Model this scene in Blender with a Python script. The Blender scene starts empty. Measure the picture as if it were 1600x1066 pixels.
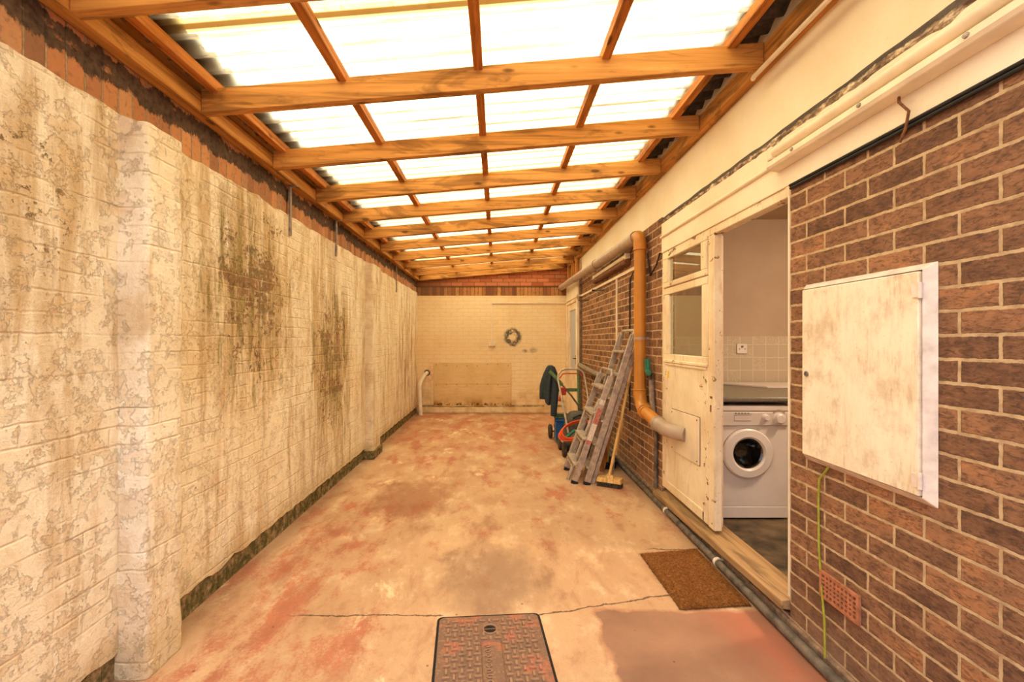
import bpy, bmesh, math, random
from mathutils import Vector, Matrix, noise as mnoise
R = random.Random(7)
scene = bpy.context.scene
COL = scene.collection
PI = math.pi

# ------------------------------------------------------------------ object helpers
class MB:
    """collects faces for ONE mesh object"""
    def __init__(s): s.v = []; s.f = []; s.sm = []
    def add(s, vs, fs, smooth=False):
        n = len(s.v); s.v += [tuple(v) for v in vs]
        s.f += [tuple(i + n for i in f) for f in fs]; s.sm += [smooth] * len(fs)
        return s
    def box(s, x0, y0, z0, x1, y1, z1):
        vs = [(x, y, z) for z in (z0, z1) for y in (y0, y1) for x in (x0, x1)]
        return s.add(vs, [(0, 2, 3, 1), (4, 5, 7, 6), (0, 1, 5, 4), (2, 6, 7, 3), (0, 4, 6, 2), (1, 3, 7, 5)])
    def hexa(s, p):   # 8 points: bottom loop 0-3, top loop 4-7
        return s.add(p, [(3, 2, 1, 0), (4, 5, 6, 7), (0, 1, 5, 4), (1, 2, 6, 5), (2, 3, 7, 6), (3, 0, 4, 7)])
    def beam(s, p, q, w, h, side=(0, 1, 0)):
        p, q = Vector(p), Vector(q); d = (q - p).normalized(); sd = Vector(side)
        sd = (sd - d * sd.dot(d)).normalized(); n = d.cross(sd)
        a, b = sd * w / 2, n * h / 2
        return s.hexa([p - a - b, p + a - b, p + a + b, p - a + b, q - a - b, q + a - b, q + a + b, q - a + b])
    def tube(s, pts, r, n=12, cap=True, radii=None):
        pts = [Vector(p) for p in pts]; m = len(pts)
        t = [(pts[min(i + 1, m - 1)] - pts[max(i - 1, 0)]).normalized() for i in range(m)]
        u = t[0].orthogonal().normalized(); vs = []
        for i in range(m):
            u = (u - t[i] * u.dot(t[i])).normalized(); w = t[i].cross(u)
            rr = radii[i] if radii else r
            vs += [pts[i] + (u * math.cos(2 * PI * k / n) + w * math.sin(2 * PI * k / n)) * rr for k in range(n)]
        fs = [(i * n + k, i * n + (k + 1) % n, (i + 1) * n + (k + 1) % n, (i + 1) * n + k) for i in range(m - 1) for k in range(n)]
        s.add(vs, fs, True)
        if cap:
            b = len(s.v) - len(vs)
            s.f += [tuple(b + k for k in range(n))[::-1], tuple(b + (m - 1) * n + k for k in range(n))]; s.sm += [False, False]
        return s
    def lathe(s, prof, c, axis=(0, 0, 1), n=32, close=False):
        c = Vector(c); ax = Vector(axis).normalized(); u = ax.orthogonal().normalized(); w = ax.cross(u); vs = []
        for r, h in prof:
            vs += [c + ax * h + (u * math.cos(2 * PI * k / n) + w * math.sin(2 * PI * k / n)) * max(r, 1e-5) for k in range(n)]
        m = len(prof)
        fs = [(i * n + k, i * n + (k + 1) % n, ((i + 1) % m) * n + (k + 1) % n, ((i + 1) % m) * n + k) for i in range(m if close else m - 1) for k in range(n)]
        return s.add(vs, fs, True)
    def torus(s, c, axis, R_, r, n=36, m=8):
        return s.lathe([(R_ + r * math.cos(2 * PI * k / m), r * math.sin(2 * PI * k / m)) for k in range(m)], c, axis, n, close=True)
    def grid(s, fn, nu, nv, smooth=True):
        vs = [fn(i / nu, j / nv) for j in range(nv + 1) for i in range(nu + 1)]
        return s.add(vs, [(j * (nu + 1) + i, j * (nu + 1) + i + 1, (j + 1) * (nu + 1) + i + 1, (j + 1) * (nu + 1) + i) for j in range(nv) for i in range(nu)], smooth)

def make(name, mb, mat, parent=None, bevel=0, fix=True, label=None, cat=None, group=None, kind=None, angle=35):
    me = bpy.data.meshes.new(name); me.from_pydata(mb.v, [], mb.f)
    for p, sm in zip(me.polygons, mb.sm): p.use_smooth = sm
    if fix:
        bm = bmesh.new(); bm.from_mesh(me); bmesh.ops.recalc_face_normals(bm, faces=bm.faces[:]); bm.to_mesh(me); bm.free()
    me.set_sharp_from_angle(angle=math.radians(angle))
    for m in (mat if isinstance(mat, (list, tuple)) else [mat]): me.materials.append(m)
    o = bpy.data.objects.new(name, me); COL.objects.link(o)
    if parent:
        o.parent = parent
        o.matrix_parent_inverse = Matrix.Translation(parent['_base']).inverted() if '_base' in parent else Matrix.Identity(4)
    if bevel:
        b = o.modifiers.new('bevel', 'BEVEL'); b.width = bevel; b.segments = 2; b.limit_method = 'ANGLE'; b.angle_limit = math.radians(50)
        b.harden_normals = False
    props(o, label, cat, group, kind)
    return o
def props(o, label=None, cat=None, group=None, kind=None):
    if label: o['label'] = label
    if cat: o['category'] = cat
    if group: o['group'] = group
    if kind: o['kind'] = kind
def thing(name, label, cat, base=(0, 0, 0), group=None, kind=None):
    o = bpy.data.objects.new(name, None); COL.objects.link(o); o.location = base; o['_base'] = tuple(base)
    o.empty_display_size = .1
    props(o, label, cat, group, kind)
    return o

# ------------------------------------------------------------------ material helpers
def lin(c):
    f = lambda x: x / 12.92 if x <= .04045 else ((x + .055) / 1.055) ** 2.4
    return tuple(f(x / 255) for x in c) + (1,)
class NT:
    def __init__(s, name):
        s.m = bpy.data.materials.new(name); s.m.use_nodes = True; s.t = s.m.node_tree; s.t.nodes.clear()
        s.out = s.t.nodes.new('ShaderNodeOutputMaterial'); s.tc = None
    def n(s, typ, **kw):
        x = s.t.nodes.new('ShaderNode' + typ)
        for k, v in kw.items(): setattr(x, k, v)
        return x
    def link(s, a, b): s.t.links.new(a, b)
    def put(s, sock, v):
        if hasattr(v, 'is_output'): s.link(v, sock)
        elif v is not None: sock.default_value = v
    def P(s):
        if not s.tc: s.tc = s.n('TexCoord')
        return s.tc.outputs['Object']
    def sep(s, v=None):
        x = s.n('SeparateXYZ'); s.link(v or s.P(), x.inputs[0]); return x.outputs
    def comb(s, x=0., y=0., z=0.):
        c = s.n('CombineXYZ')
        for i, v in enumerate((x, y, z)): s.put(c.inputs[i], v)
        return c.outputs[0]
    def math(s, op, a, b=None, c=None, clamp=False):
        x = s.n('Math', operation=op, use_clamp=clamp)
        for i, v in enumerate((a, b, c)):
            if v is not None: s.put(x.inputs[i], v)
        return x.outputs[0]
    def map(s, v=None, scale=(1, 1, 1), loc=(0, 0, 0), rot=(0, 0, 0)):
        x = s.n('Mapping'); s.link(v or s.P(), x.inputs[0])
        x.inputs['Scale'].default_value = scale; x.inputs['Location'].default_value = loc; x.inputs['Rotation'].default_value = rot
        return x.outputs[0]
    def noise(s, v=None, scale=5., detail=4., rough=.55, dist=0.):
        x = s.n('TexNoise'); s.link(v or s.P(), x.inputs['Vector'])
        x.inputs['Scale'].default_value = scale; x.inputs['Detail'].default_value = detail
        x.inputs['Roughness'].default_value = rough; x.inputs['Distortion'].default_value = dist
        return x.outputs['Fac']
    def vor(s, v=None, scale=5., feature='F1', out='Distance', rnd=1.):
        x = s.n('TexVoronoi', feature=feature); s.link(v or s.P(), x.inputs['Vector']); x.inputs['Scale'].default_value = scale
        x.inputs['Randomness'].default_value = rnd
        return x.outputs[out]
    def ss(s, v, a, b, lo=0., hi=1.):       # smooth step a..b -> lo..hi
        x = s.n('MapRange', interpolation_type='SMOOTHSTEP'); s.put(x.inputs[0], v)
        for i, k in enumerate((a, b, lo, hi)): x.inputs[i + 1].default_value = k
        return x.outputs[0]
    def ramp(s, fac, stops, mode='LINEAR'):
        x = s.n('ValToRGB'); s.put(x.inputs[0], fac); e = x.color_ramp; e.interpolation = mode
        while len(e.elements) < len(stops): e.elements.new(.5)
        for el, (p, c) in zip(e.elements, stops): el.position = p; el.color = lin(c)
        return x.outputs[0]
    def mix(s, fac, a, b, mode='MIX'):
        x = s.n('MixRGB', blend_type=mode); s.put(x.inputs[0], fac)
        s.put(x.inputs[1], lin(a) if isinstance(a, tuple) and len(a) == 3 else a); s.put(x.inputs[2], lin(b) if isinstance(b, tuple) and len(b) == 3 else b)
        return x.outputs[0]
    def brick(s, v, w=.225, h=.075, mortar=.006, smooth=.3, offset=.5):
        x = s.n('TexBrick', offset=offset); s.link(v, x.inputs['Vector'])
        for k, val in (('Scale', 1.), ('Mortar Size', mortar), ('Mortar Smooth', smooth), ('Brick Width', w), ('Row Height', h), ('Bias', 0.)): x.inputs[k].default_value = val
        x.inputs['Color1'].default_value = (0, 0, 0, 1); x.inputs['Color2'].default_value = (1, 1, 1, 1); x.inputs['Mortar'].default_value = (.5, .5, .5, 1)
        return x.outputs['Fac'], x.outputs['Color']
    def bump(s, h, strength=.5, dist=.01, nrm=None):
        x = s.n('Bump'); x.inputs['Strength'].default_value = strength; x.inputs['Distance'].default_value = dist
        s.put(x.inputs['Height'], h)
        if nrm: s.link(nrm, x.inputs['Normal'])
        return x.outputs[0]
    def bsdf(s, col, rough=.8, metal=0., nrm=None, spec=.3, **kw):
        x = s.n('BsdfPrincipled'); s.put(x.inputs['Base Color'], lin(col) if isinstance(col, tuple) and len(col) == 3 else col)
        s.put(x.inputs['Roughness'], rough); x.inputs['Metallic'].default_value = metal; x.inputs['Specular IOR Level'].default_value = spec
        if nrm: s.link(nrm, x.inputs['Normal'])
        for k, v in kw.items(): s.put(x.inputs[k], v)
        s.link(x.outputs[0], s.out.inputs[0])
        return x
    def gauss(s, v, c, w):                   # 1 at c falling to 0 at +-w
        return s.ss(s.math('ABSOLUTE', s.math('SUBTRACT', v, c)), 0., w, 1., 0.)

def simple(name, col, rough=.6, metal=0., var=.12, scale=20., bump=.1, spec=.4, dist=.004):
    t = NT(name); f = t.noise(scale=scale, detail=5)
    d = tuple(max(0, int(c * (1 - var * 2))) for c in col); b = tuple(min(255, int(c * (1 + var * .5))) for c in col)
    t.bsdf(t.ramp(f, [(.25, d), (.6, col), (.85, b)]), rough, metal, t.bump(f, bump, dist), spec)
    return t.m

def wood(name, axis, base, dark, light, knots=True, stain=.55):
    t = NT(name); sc = [26, 26, 26]; sc[axis] = 1.1
    g = t.noise(t.map(scale=tuple(sc)), 1.3, 6, .6, .6)
    sc2 = [3, 3, 3]; sc2[axis] = .8
    big = t.noise(t.map(scale=tuple(sc2)), 1.6, 4, .6, 1.4)
    c = t.ramp(g, [(.3, tuple(int(x * .66) for x in base)), (.5, base), (.75, light)])
    c = t.mix(t.ss(big, .53, .62, 0, stain), c, dark); c = t.mix(t.ss(t.noise(t.map(scale=tuple(sc2), loc=(5, 9, 2)), 4, 8, .7), .55, .68, 0, stain), c, dark)
    if knots:
        ks = [9, 9, 9]; ks[axis] = 3.2
        k = t.vor(t.map(scale=tuple(ks)), 1.)
        c = t.mix(t.ss(k, .07, .16, .75, 0.), c, tuple(int(x * .55) for x in dark))
    t.bsdf(c, .75, 0, t.bump(g, .25, .004), .2)
    return t.m

def paint(name, col, stain, amount=.5, streak=True, peel=None, rough=.6, th=.66):
    """old gloss or masonry paint with dirt streaks, optionally peeling to another colour"""
    t = NT(name); x, y, z = t.sep()
    big = t.noise(scale=2.2, detail=6, rough=.6)
    st = t.noise(t.map(scale=(11, 11, 2.2)), 1.6, 8, .7, .6)
    fine = t.noise(scale=45, detail=4)
    c = t.mix(t.ss(big, .35, .7, 0, amount * .8), lin(col), stain)
    if streak: c = t.mix(t.ss(st, .5, .72, 0, amount), c, stain)
    c = t.mix(t.ss(fine, .6, .75, 0, .35), c, stain)
    h = t.math('ADD', t.math('MULTIPLY', fine, .4), big)
    if peel:
        p = t.noise(scale=13, detail=8, rough=.7); pm = t.ss(p, th, th + .015)
        c = t.mix(pm, c, peel); h = t.math('SUBTRACT', h, t.math('MULTIPLY', pm, .6))
    t.bsdf(c, rough, 0, t.bump(h, .35, .006), .3)
    return t.m

# ---- brick of the house wall (rustic, dark), laid to the joints of the photo
def m_house_brick():
    t = NT('rustic_brick'); x, y, z = t.sep()
    v = t.comb(t.math('ADD', y, 21.0208), t.math('ADD', z, 6.081))
    wob = t.noise(scale=9, detail=3)
    v2 = t.n('VectorMath', operation='ADD'); t.link(v, v2.inputs[0]); w2 = t.noise(scale=48, detail=4, rough=.7); wz = t.math('ADD', t.math('MULTIPLY', t.math('SUBTRACT', wob, .5), .007), t.math('MULTIPLY', t.math('SUBTRACT', w2, .5), .009)); t.link(t.comb(t.math('MULTIPLY', t.math('SUBTRACT', w2, .5), -.008), wz), v2.inputs[1])
    mf, rc = t.brick(v2.outputs[0], .225, .075, .0066, .3)
    tex = t.noise(t.map(scale=(14, 22, 62)), 1.6, 8, .74, .6)
    mid = t.noise(t.map(scale=(4, 7, 10)), 1.3, 7, .68)
    rnd = t.sep(rc)[0]
    col = t.ramp(t.math('ADD', t.math('MULTIPLY', rnd, .3), t.math('MULTIPLY', mid, .72)), [(.28, (110, 78, 60)), (.45, (140, 100, 74)), (.6, (164, 118, 86)), (.8, (206, 142, 94))])
    col = t.mix(t.ss(tex, .46, .62, 0, .65), col, (70, 54, 46))
    col = t.mix(t.ss(tex, .32, .42, .4, 0), col, (196, 140, 96))
    eff = t.noise(scale=7, detail=9, rough=.75)
    col = t.mix(t.ss(eff, .69, .74, 0, .6), col, (226, 205, 180))
    damp = t.math('MULTIPLY', t.ss(z, .02, .32, 1, 0), t.ss(t.noise(scale=5, detail=5), .25, .6))
    mort = t.ramp(t.noise(scale=30, detail=5), [(.3, (184, 150, 114)), (.6, (216, 184, 142))])
    c = t.mix(mf, col, mort)
    c = t.mix(t.math('MULTIPLY', damp, .5), c, (165, 135, 112))
    h = t.math('ADD', t.math('MULTIPLY', t.math('SUBTRACT', 1., mf), .55), t.math('MULTIPLY', tex, .75))
    t.bsdf(c, .9, 0, t.bump(h, .95, .012), .15)
    return t.m

def soldier(t, u):     # upright bricks every 75 mm along u -> (joint mask, random per brick)
    k = t.math('DIVIDE', u, .0745)
    fr = t.math('FRACT', k); e = t.math('ABSOLUTE', t.math('SUBTRACT', fr, .5))
    w = t.n('TexWhiteNoise', noise_dimensions='1D'); t.link(t.math('FLOOR', k), w.inputs['W'])
    return t.ss(e, .42, .47), w.outputs['Value']

def m_left_brick():    # bare bricks above and below the render on the left wall
    t = NT('old_soldier_brick'); x, y, z = t.sep()
    j, r = soldier(t, y); f = t.noise(scale=35, detail=5, rough=.65); b = t.noise(scale=3, detail=5)
    c = t.ramp(r, [(0, (146, 104, 76)), (.35, (186, 126, 84)), (.7, (206, 148, 98)), (1, (160, 122, 96))])
    c = t.mix(t.ss(f, .5, .7, 0, .5), c, (110, 80, 60))
    c = t.mix(j, c, t.ramp(f, [(.3, (120, 98, 76)), (.7, (190, 160, 122))]))
    edge = t.math('ADD', z, t.math('MULTIPLY', t.math('SUBTRACT', t.noise(t.map(scale=(1, 1, .6)), 8, 6, .7), .5), .2))
    tar = t.math('MULTIPLY', t.ss(edge, 2.445, 2.46), t.ss(edge, 2.565, 2.555))
    tar = t.math('MULTIPLY', tar, t.ss(t.noise(t.map(scale=(1, 1, 1.4), loc=(3, 1, 1)), 7, 7, .7), .3, .42)); c = t.mix(t.math('MULTIPLY', tar, .93), c, t.ramp(f, [(.3, (38, 32, 28)), (.7, (92, 76, 62))]))
    c = t.mix(t.ss(z, 2.56, 2.58, 0, .6), c, (110, 74, 48))
    moss = t.math('MULTIPLY', t.ss(z, .1, .2, 1, 0), t.ss(t.noise(scale=14, detail=7, rough=.7), .38, .56))
    low = t.ss(z, .2, .3, 1, 0)
    c = t.mix(low, c, t.ramp(f, [(.3, (104, 88, 60)), (.7, (178, 150, 106))]))
    c = t.mix(t.math('MULTIPLY', moss, .85), c, t.ramp(f, [(.3, (46, 46, 24)), (.7, (98, 92, 46))]))
    t.bsdf(c, .9, 0, t.bump(t.math('ADD', t.math('MULTIPLY', j, -.7), f), .7, .01), .15)
    return t.m

def m_left_paint():    # flaking cream masonry paint over old brickwork
    t = NT('flaking_cream_paint'); x, y, z = t.sep()
    wob = t.noise(scale=7, detail=3)
    v = t.comb(y, t.math('ADD', z, t.math('MULTIPLY', t.math('SUBTRACT', wob, .5), .02)))
    mf, rc = t.brick(v, .225, .075, .008, 1.)
    rnd = t.sep(rc)[0]
    big = t.noise(t.map(scale=(1, 1, .8)), 1.5, 6, .6); med = t.noise(scale=6, detail=9, rough=.68); fine = t.noise(scale=38, detail=7, rough=.7)
    lump = t.noise(t.map(loc=(7, 2, 1)), 17, 6, .62)
    st = t.noise(t.map(scale=(1, 6, .9)), 1.5, 8, .66, .5); st2 = t.noise(t.map(scale=(1, 9, 1.3), loc=(3, 5, 1)), 1.3, 9, .7, .8)
    jv = t.math('MULTIPLY', mf, t.ss(t.noise(t.map(scale=(1, 1, 2.2), loc=(2, 8, 3)), 2.4, 5, .6), .4, .62))
    c = t.ramp(big, [(.28, (234, 212, 172)), (.5, (242, 228, 198)), (.75, (247, 238, 216))])
    c = t.mix(t.ss(med, .5, .7, 0, .55), c, (222, 190, 144))
    c = t.mix(t.ss(lump, .56, .74, 0, .35), c, (214, 180, 130))
    # damp stained bays, streaking down
    z1 = t.math('MULTIPLY', t.gauss(y, 2.85, .95), t.gauss(z, 1.7, 1.15))
    z2 = t.math('MULTIPLY', t.gauss(y, 4.25, .9), t.gauss(z, 1.2, 1.5))
    z3 = t.math('MULTIPLY', t.gauss(y, 1.5, .5), t.gauss(z, 1.75, .9))
    z4 = t.math('MULTIPLY', t.gauss(y, 7.6, 1.6), t.gauss(z, .75, 1.1))
    zp = t.math('MAXIMUM', z1, z2)
    zz = t.math('MAXIMUM', zp, t.math('MULTIPLY', z3, .6)); zz = t.math('MAXIMUM', zz, t.math('MULTIPLY', t.ss(y, 2.1, 2.5), .22))
    sa = t.math('ADD', st, t.math('MULTIPLY', zz, .26))
    c = t.mix(t.ss(sa, .5, .76, 0, .78), c, (190, 154, 102))
    gr = t.math('MULTIPLY', t.ss(t.math('ADD', st2, t.math('MULTIPLY', zp, .2)), .6, .78), t.ss(zp, .05, .4))
    c = t.mix(t.math('MULTIPLY', gr, .85), c, (134, 118, 54))
    c = t.mix(t.math('MULTIPLY', z4, t.ss(st, .4, .66, 0, .75)), c, (172, 136, 104))
    c = t.mix(t.math('MULTIPLY', t.ss(y, 6., 8.2), t.ss(st, .5, .7, 0, .5)), c, (190, 156, 116))
    # bed joints that have opened as dark cracks
    crk = t.math('MULTIPLY', t.ss(mf, .8, .98), t.ss(t.noise(t.map(scale=(1, 1.2, 6), loc=(1, 2, 9)), 2.2, 5, .6), .62, .68))
    c = t.mix(t.math('MULTIPLY', crk, .5), c, (134, 100, 62))
    c = t.mix(t.math('MULTIPLY', jv, .14), c, (190, 150, 100))
    # paint gone, brick showing
    pk = t.math('ADD', t.math('ADD', t.math('MULTIPLY', med, .5), t.math('MULTIPLY', rnd, .05)), t.math('ADD', t.math('MULTIPLY', fine, .43), t.math('MULTIPLY', zz, .2)))
    peel = t.ss(pk, .668, .685)
    pc = t.ramp(t.noise(scale=26, detail=6, rough=.7), [(.3, (84, 62, 44)), (.48, (134, 96, 66)), (.62, (170, 128, 86)), (.75, (206, 166, 116))])
    pc = t.mix(t.ss(rnd, .55, .75, 0, .5), pc, (124, 110, 66))
    c = t.mix(t.math('MULTIPLY', peel, t.math('SUBTRACT', .9, t.math('MULTIPLY', mf, .7))), c, pc)
    chip = t.math('MULTIPLY', t.ss(t.noise(t.map(scale=(1, 1.6, .8)), 24, 4, .6), .715, .73), t.ss(y, 1.9, 2.3))
    c = t.mix(t.math('MULTIPLY', chip, .8), c, (120, 78, 50))
    # lifting flakes: a darker tan scar
    near = t.ss(y, 2.1, 1.7, .25, 1)
    fl = t.ss(t.noise(scale=9, detail=9, rough=.72), .515, .55)
    c = t.mix(t.math('MULTIPLY', t.math('MULTIPLY', fl, near), .3), c, (210, 172, 120))
    foot = t.ss(t.math('ADD', z, t.math('MULTIPLY', med, .3)), .28, .42, .45, 0)
    c = t.mix(foot, c, (186, 156, 100))
    h = t.math('ADD', t.math('MULTIPLY', jv, -.4), t.math('ADD', t.math('MULTIPLY', fine, .7), t.math('ADD', t.math('MULTIPLY', med, .5), t.math('MULTIPLY', lump, .6))))
    h = t.math('SUBTRACT', t.math('SUBTRACT', h, t.math('MULTIPLY', peel, .4)), t.math('ADD', t.math('MULTIPLY', crk, .6), t.math('MULTIPLY', fl, .3)))
    t.bsdf(c, .75, 0, t.bump(h, .8, .013), .25)
    return t.m

def m_far_paint():
    t = NT('painted_end_brickwork'); x, y, z = t.sep()
    mf, rc = t.brick(t.comb(x, z), .225, .075, .006, .7)
    big = t.noise(scale=1.4, detail=6); f = t.noise(t.map(scale=(5, 1, 28)), 2.5, 5, .6)
    c = t.ramp(big, [(.3, (232, 202, 154)), (.5, (240, 216, 170)), (.75, (244, 226, 186))])
    c = t.mix(t.ss(f, .54, .7, 0, .5), c, (214, 176, 124)); c = t.mix(t.math('MULTIPLY', mf, .28), c, (196, 156, 108))
    c = t.mix(t.math('MULTIPLY', t.math('MULTIPLY', t.gauss(z, 1.3, .5), t.gauss(x, -.2, 1.2)), t.ss(big, .4, .65, 0, .5)), c, (206, 172, 128))
    def soot(cx, cz, r0, r1, w, amt):
        n = t.noise(scale=16, detail=6, rough=.7)
        dx = t.math('SUBTRACT', x, cx); dz = t.math('SUBTRACT', z, cz)
        d = t.math('SQRT', t.math('ADD', t.math('MULTIPLY', dx, dx), t.math('MULTIPLY', t.math('MULTIPLY', dz, dz), r1)))
        d = t.math('ADD', d, t.math('MULTIPLY', t.math('SUBTRACT', n, (.5)), .22))
        return t.math('MULTIPLY', t.math('MULTIPLY', t.gauss(d, r0, w), t.ss(n, .3, .55)), amt)
    s1 = soot(.30, 1.48, .125, 1., .075, 1.0); s2 = soot(.31, 1.31, .0, 5., .09, .9)
    s3 = soot(.55, 1.205, .0, 3., .09, .8); s4 = soot(.70, 1.215, .03, 2., .08, .6)
    for s_, k in ((s1, .85), (s2, .85), (s3, .8), (s4, .6)): c = t.mix(t.math('MINIMUM', t.math('MULTIPLY', s_, k * 1.5), .9), c, (70, 60, 54))
    tan = t.math('MULTIPLY', t.ss(z, .62, .25), t.ss(t.noise(scale=4, detail=7), .4, .65, 0, .6)); c = t.mix(tan, c, (190, 150, 92))
    rb = t.math('MULTIPLY', t.gauss(x, -1.3, .1), t.math('MULTIPLY', t.gauss(z, .7, .35), t.ss(t.noise(scale=12, detail=4), .4, .6, 0, .5))); c = t.mix(rb, c, (196, 112, 60))
    dk = t.ss(t.math('ADD', z, t.math('MULTIPLY', t.noise(scale=14, detail=5), .1)), .14, .17)
    c = t.mix(t.math('MULTIPLY', t.math('MULTIPLY', t.gauss(z, .13, .035), t.ss(t.noise(scale=6), .35, .55)), .8), c, (70, 52, 30))
    t.bsdf(c, .7, 0, t.bump(t.math('ADD', t.math('MULTIPLY', mf, -.7), t.math('MULTIPLY', f, .5)), .5, .008), .25)
    return t.m

def m_far_soldier():
    t = NT('end_soldier_brick'); x, y, z = t.sep()
    j, r = soldier(t, x); f = t.noise(scale=30, detail=5, rough=.65)
    c = t.ramp(r, [(0, (120, 78, 54)), (.3, (168, 110, 66)), (.6, (196, 140, 84)), (.85, (150, 92, 60)), (1, (205, 150, 90))])
    c = t.mix(t.ss(f, .48, .68, 0, .5), c, (104, 74, 54))
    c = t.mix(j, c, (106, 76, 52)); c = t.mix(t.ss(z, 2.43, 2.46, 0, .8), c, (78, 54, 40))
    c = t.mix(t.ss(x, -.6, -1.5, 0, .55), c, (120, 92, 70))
    t.bsdf(c, .9, 0, t.bump(t.math('ADD', t.math('MULTIPLY', j, -.7), f), .6, .01), .15)
    return t.m
def m_far_red():
    t = NT('end_red_brick'); x, y, z = t.sep()
    mf, rc = t.brick(t.comb(x, z), .225, .075, .006, .3); f = t.noise(scale=30, detail=5, rough=.65); rnd = t.sep(rc)[0]
    c = t.ramp(rnd, [(0, (172, 96, 62)), (.5, (206, 126, 84)), (1, (186, 122, 84))]); c = t.mix(t.ss(f, .5, .7, 0, .4), c, (130, 80, 56))
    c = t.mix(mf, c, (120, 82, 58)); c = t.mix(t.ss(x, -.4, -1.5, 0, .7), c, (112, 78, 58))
    t.bsdf(c, .9, 0, t.bump(t.math('ADD', t.math('MULTIPLY', mf, -.8), f), .6, .01), .15)
    return t.m

def m_floor():
    t = NT('worn_red_painted_concrete'); x, y, z = t.sep()
    p2 = t.map(scale=(1, .55, 1))
    big = t.noise(p2, 1.1, 6, .6, .6); med = t.noise(p2, 4.5, 8, .68); fine = t.noise(scale=60, detail=5, rough=.7); grit = t.noise(scale=190, detail=2)
    c = t.ramp(big, [(.25, (172, 132, 98)), (.5, (194, 154, 116)), (.7, (208, 171, 132))])
    c = t.mix(t.ss(med, .5, .68, 0, .6), c, (220, 190, 152)); c = t.mix(t.ss(med, .48, .3, 0, .75), c, (156, 110, 78))
    m2 = t.noise(t.map(scale=(1.6, .7, 1), loc=(9, 3, 0)), 3., 9, .7, .8); c = t.mix(t.ss(m2, .52, .7, 0, .6), c, (160, 112, 82))
    c = t.mix(t.ss(m2, .42, .3, 0, .4), c, (200, 150, 118))
    # the old red paint, surviving along the left wall, the far end and the right wall foot
    zl = t.math('MULTIPLY', t.ss(x, -.35, -1.2), t.ss(y, 5.5, 3.0)); zf = t.ss(y, 3.6, 7.0)
    zr = t.math('MULTIPLY', t.ss(x, 1.0, 1.34), t.ss(y, 2.5, 2.2)); zm = t.math('MULTIPLY', t.gauss(x, -.9, .5), t.gauss(y, 1.85, .7))
    zsum = t.math('MAXIMUM', t.math('MAXIMUM', t.math('MULTIPLY', zl, .8), t.math('MAXIMUM', t.math('MULTIPLY', zf, .66), t.math('MULTIPLY', t.ss(y, 2.6, 3.6), .36))), t.math('MAXIMUM', t.math('MULTIPLY', zr, 1.25), zm))
    rn = t.noise(t.map(scale=(1.5, .8, 1), loc=(4, 1, 0)), 2.4, 9, .68)
    red = t.ss(t.math('ADD', t.math('ADD', rn, t.math('MULTIPLY', t.math('SUBTRACT', fine, .5), .22)), t.math('MULTIPLY', zsum, .16)), .56, .72)
    c = t.mix(t.math('MULTIPLY', red, t.ss(fine, .25, .5, .55, .9)), c, t.ramp(med, [(.3, (150, 86, 62)), (.6, (184, 110, 80)), (.8, (206, 144, 108))]))
    c = t.mix(t.math('MULTIPLY', zf, t.ss(med, .35, .6, .45, 0)), c, (196, 118, 80))
    wp = t.math('MULTIPLY', t.ss(t.noise(p2, 2.6, 8, .7, .3), .58, .66), t.ss(x, .3, -.3)); c = t.mix(t.math('MULTIPLY', wp, .6), c, (244, 216, 172))
    # smooth screed repair in front of the doormat
    e = t.math('MULTIPLY', t.math('SUBTRACT', t.noise(scale=6, detail=5), .5), .16)
    xs = t.math('ADD', x, e); ys = t.math('ADD', y, t.math('MULTIPLY', e, .8))
    scr = t.math('MULTIPLY', t.ss(xs, .495, .52), t.ss(ys, 2.335, 2.31))
    rim = t.math('MULTIPLY', t.math('MULTIPLY', t.ss(xs, .485, .505), t.ss(ys, 2.35, 2.325)), t.math('SUBTRACT', 1., scr))
    sc = t.ramp(t.noise(scale=2.6, detail=6), [(.3, (132, 96, 76)), (.55, (156, 114, 88)), (.8, (176, 136, 108))])
    sc = t.mix(t.ss(t.noise(scale=9, detail=8, rough=.7), .5, .7, 0, .5), sc, (148, 112, 88)); sc = t.mix(t.math('MULTIPLY', t.ss(x, .9, 1.3), t.ss(med, .35, .6, .25, .8)), sc, (178, 104, 78))
    c = t.mix(scr, c, sc); c = t.mix(t.math('MULTIPLY', rim, .45), c, (166, 100, 70))
    # dark oil stain
    dx = t.math('DIVIDE', t.math('SUBTRACT', x, -.03), .42); dy = t.math('DIVIDE', t.math('SUBTRACT', y, 2.66), .6)
    d = t.math('ADD', t.math('SQRT', t.math('ADD', t.math('MULTIPLY', dx, dx), t.math('MULTIPLY', dy, dy))), t.math('MULTIPLY', t.math('SUBTRACT', med, .5), 1.5))
    c = t.mix(t.ss(d, .25, 1.0, .75, 0), c, (140, 108, 84))
    dx = t.math('DIVIDE', t.math('SUBTRACT', x, -.75), .5); dy = t.math('DIVIDE', t.math('SUBTRACT', y, 4.0), .75)
    d = t.math('ADD', t.math('SQRT', t.math('ADD', t.math('MULTIPLY', dx, dx), t.math('MULTIPLY', dy, dy))), t.math('MULTIPLY', t.math('SUBTRACT', med, .5), 1.8))
    c = t.mix(t.ss(d, .2, 1.0, .7, 0), c, (146, 92, 62))
    # settlement cracks
    cn = t.noise(scale=5, detail=6, rough=.7)
    ly = t.math('ADD', t.math('ADD', 2.235, t.math('MULTIPLY', cn, .09)), t.math('MULTIPLY', t.math('MAXIMUM', t.math('SUBTRACT', x, .2), 0.), .26))
    ck = t.math('MULTIPLY', t.ss(t.math('ABSOLUTE', t.math('SUBTRACT', y, ly)), .0035, .0075, 1, 0), t.math('MULTIPLY', t.ss(x, -1.1, -.95), t.ss(x, 1.0, .95)))
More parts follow.
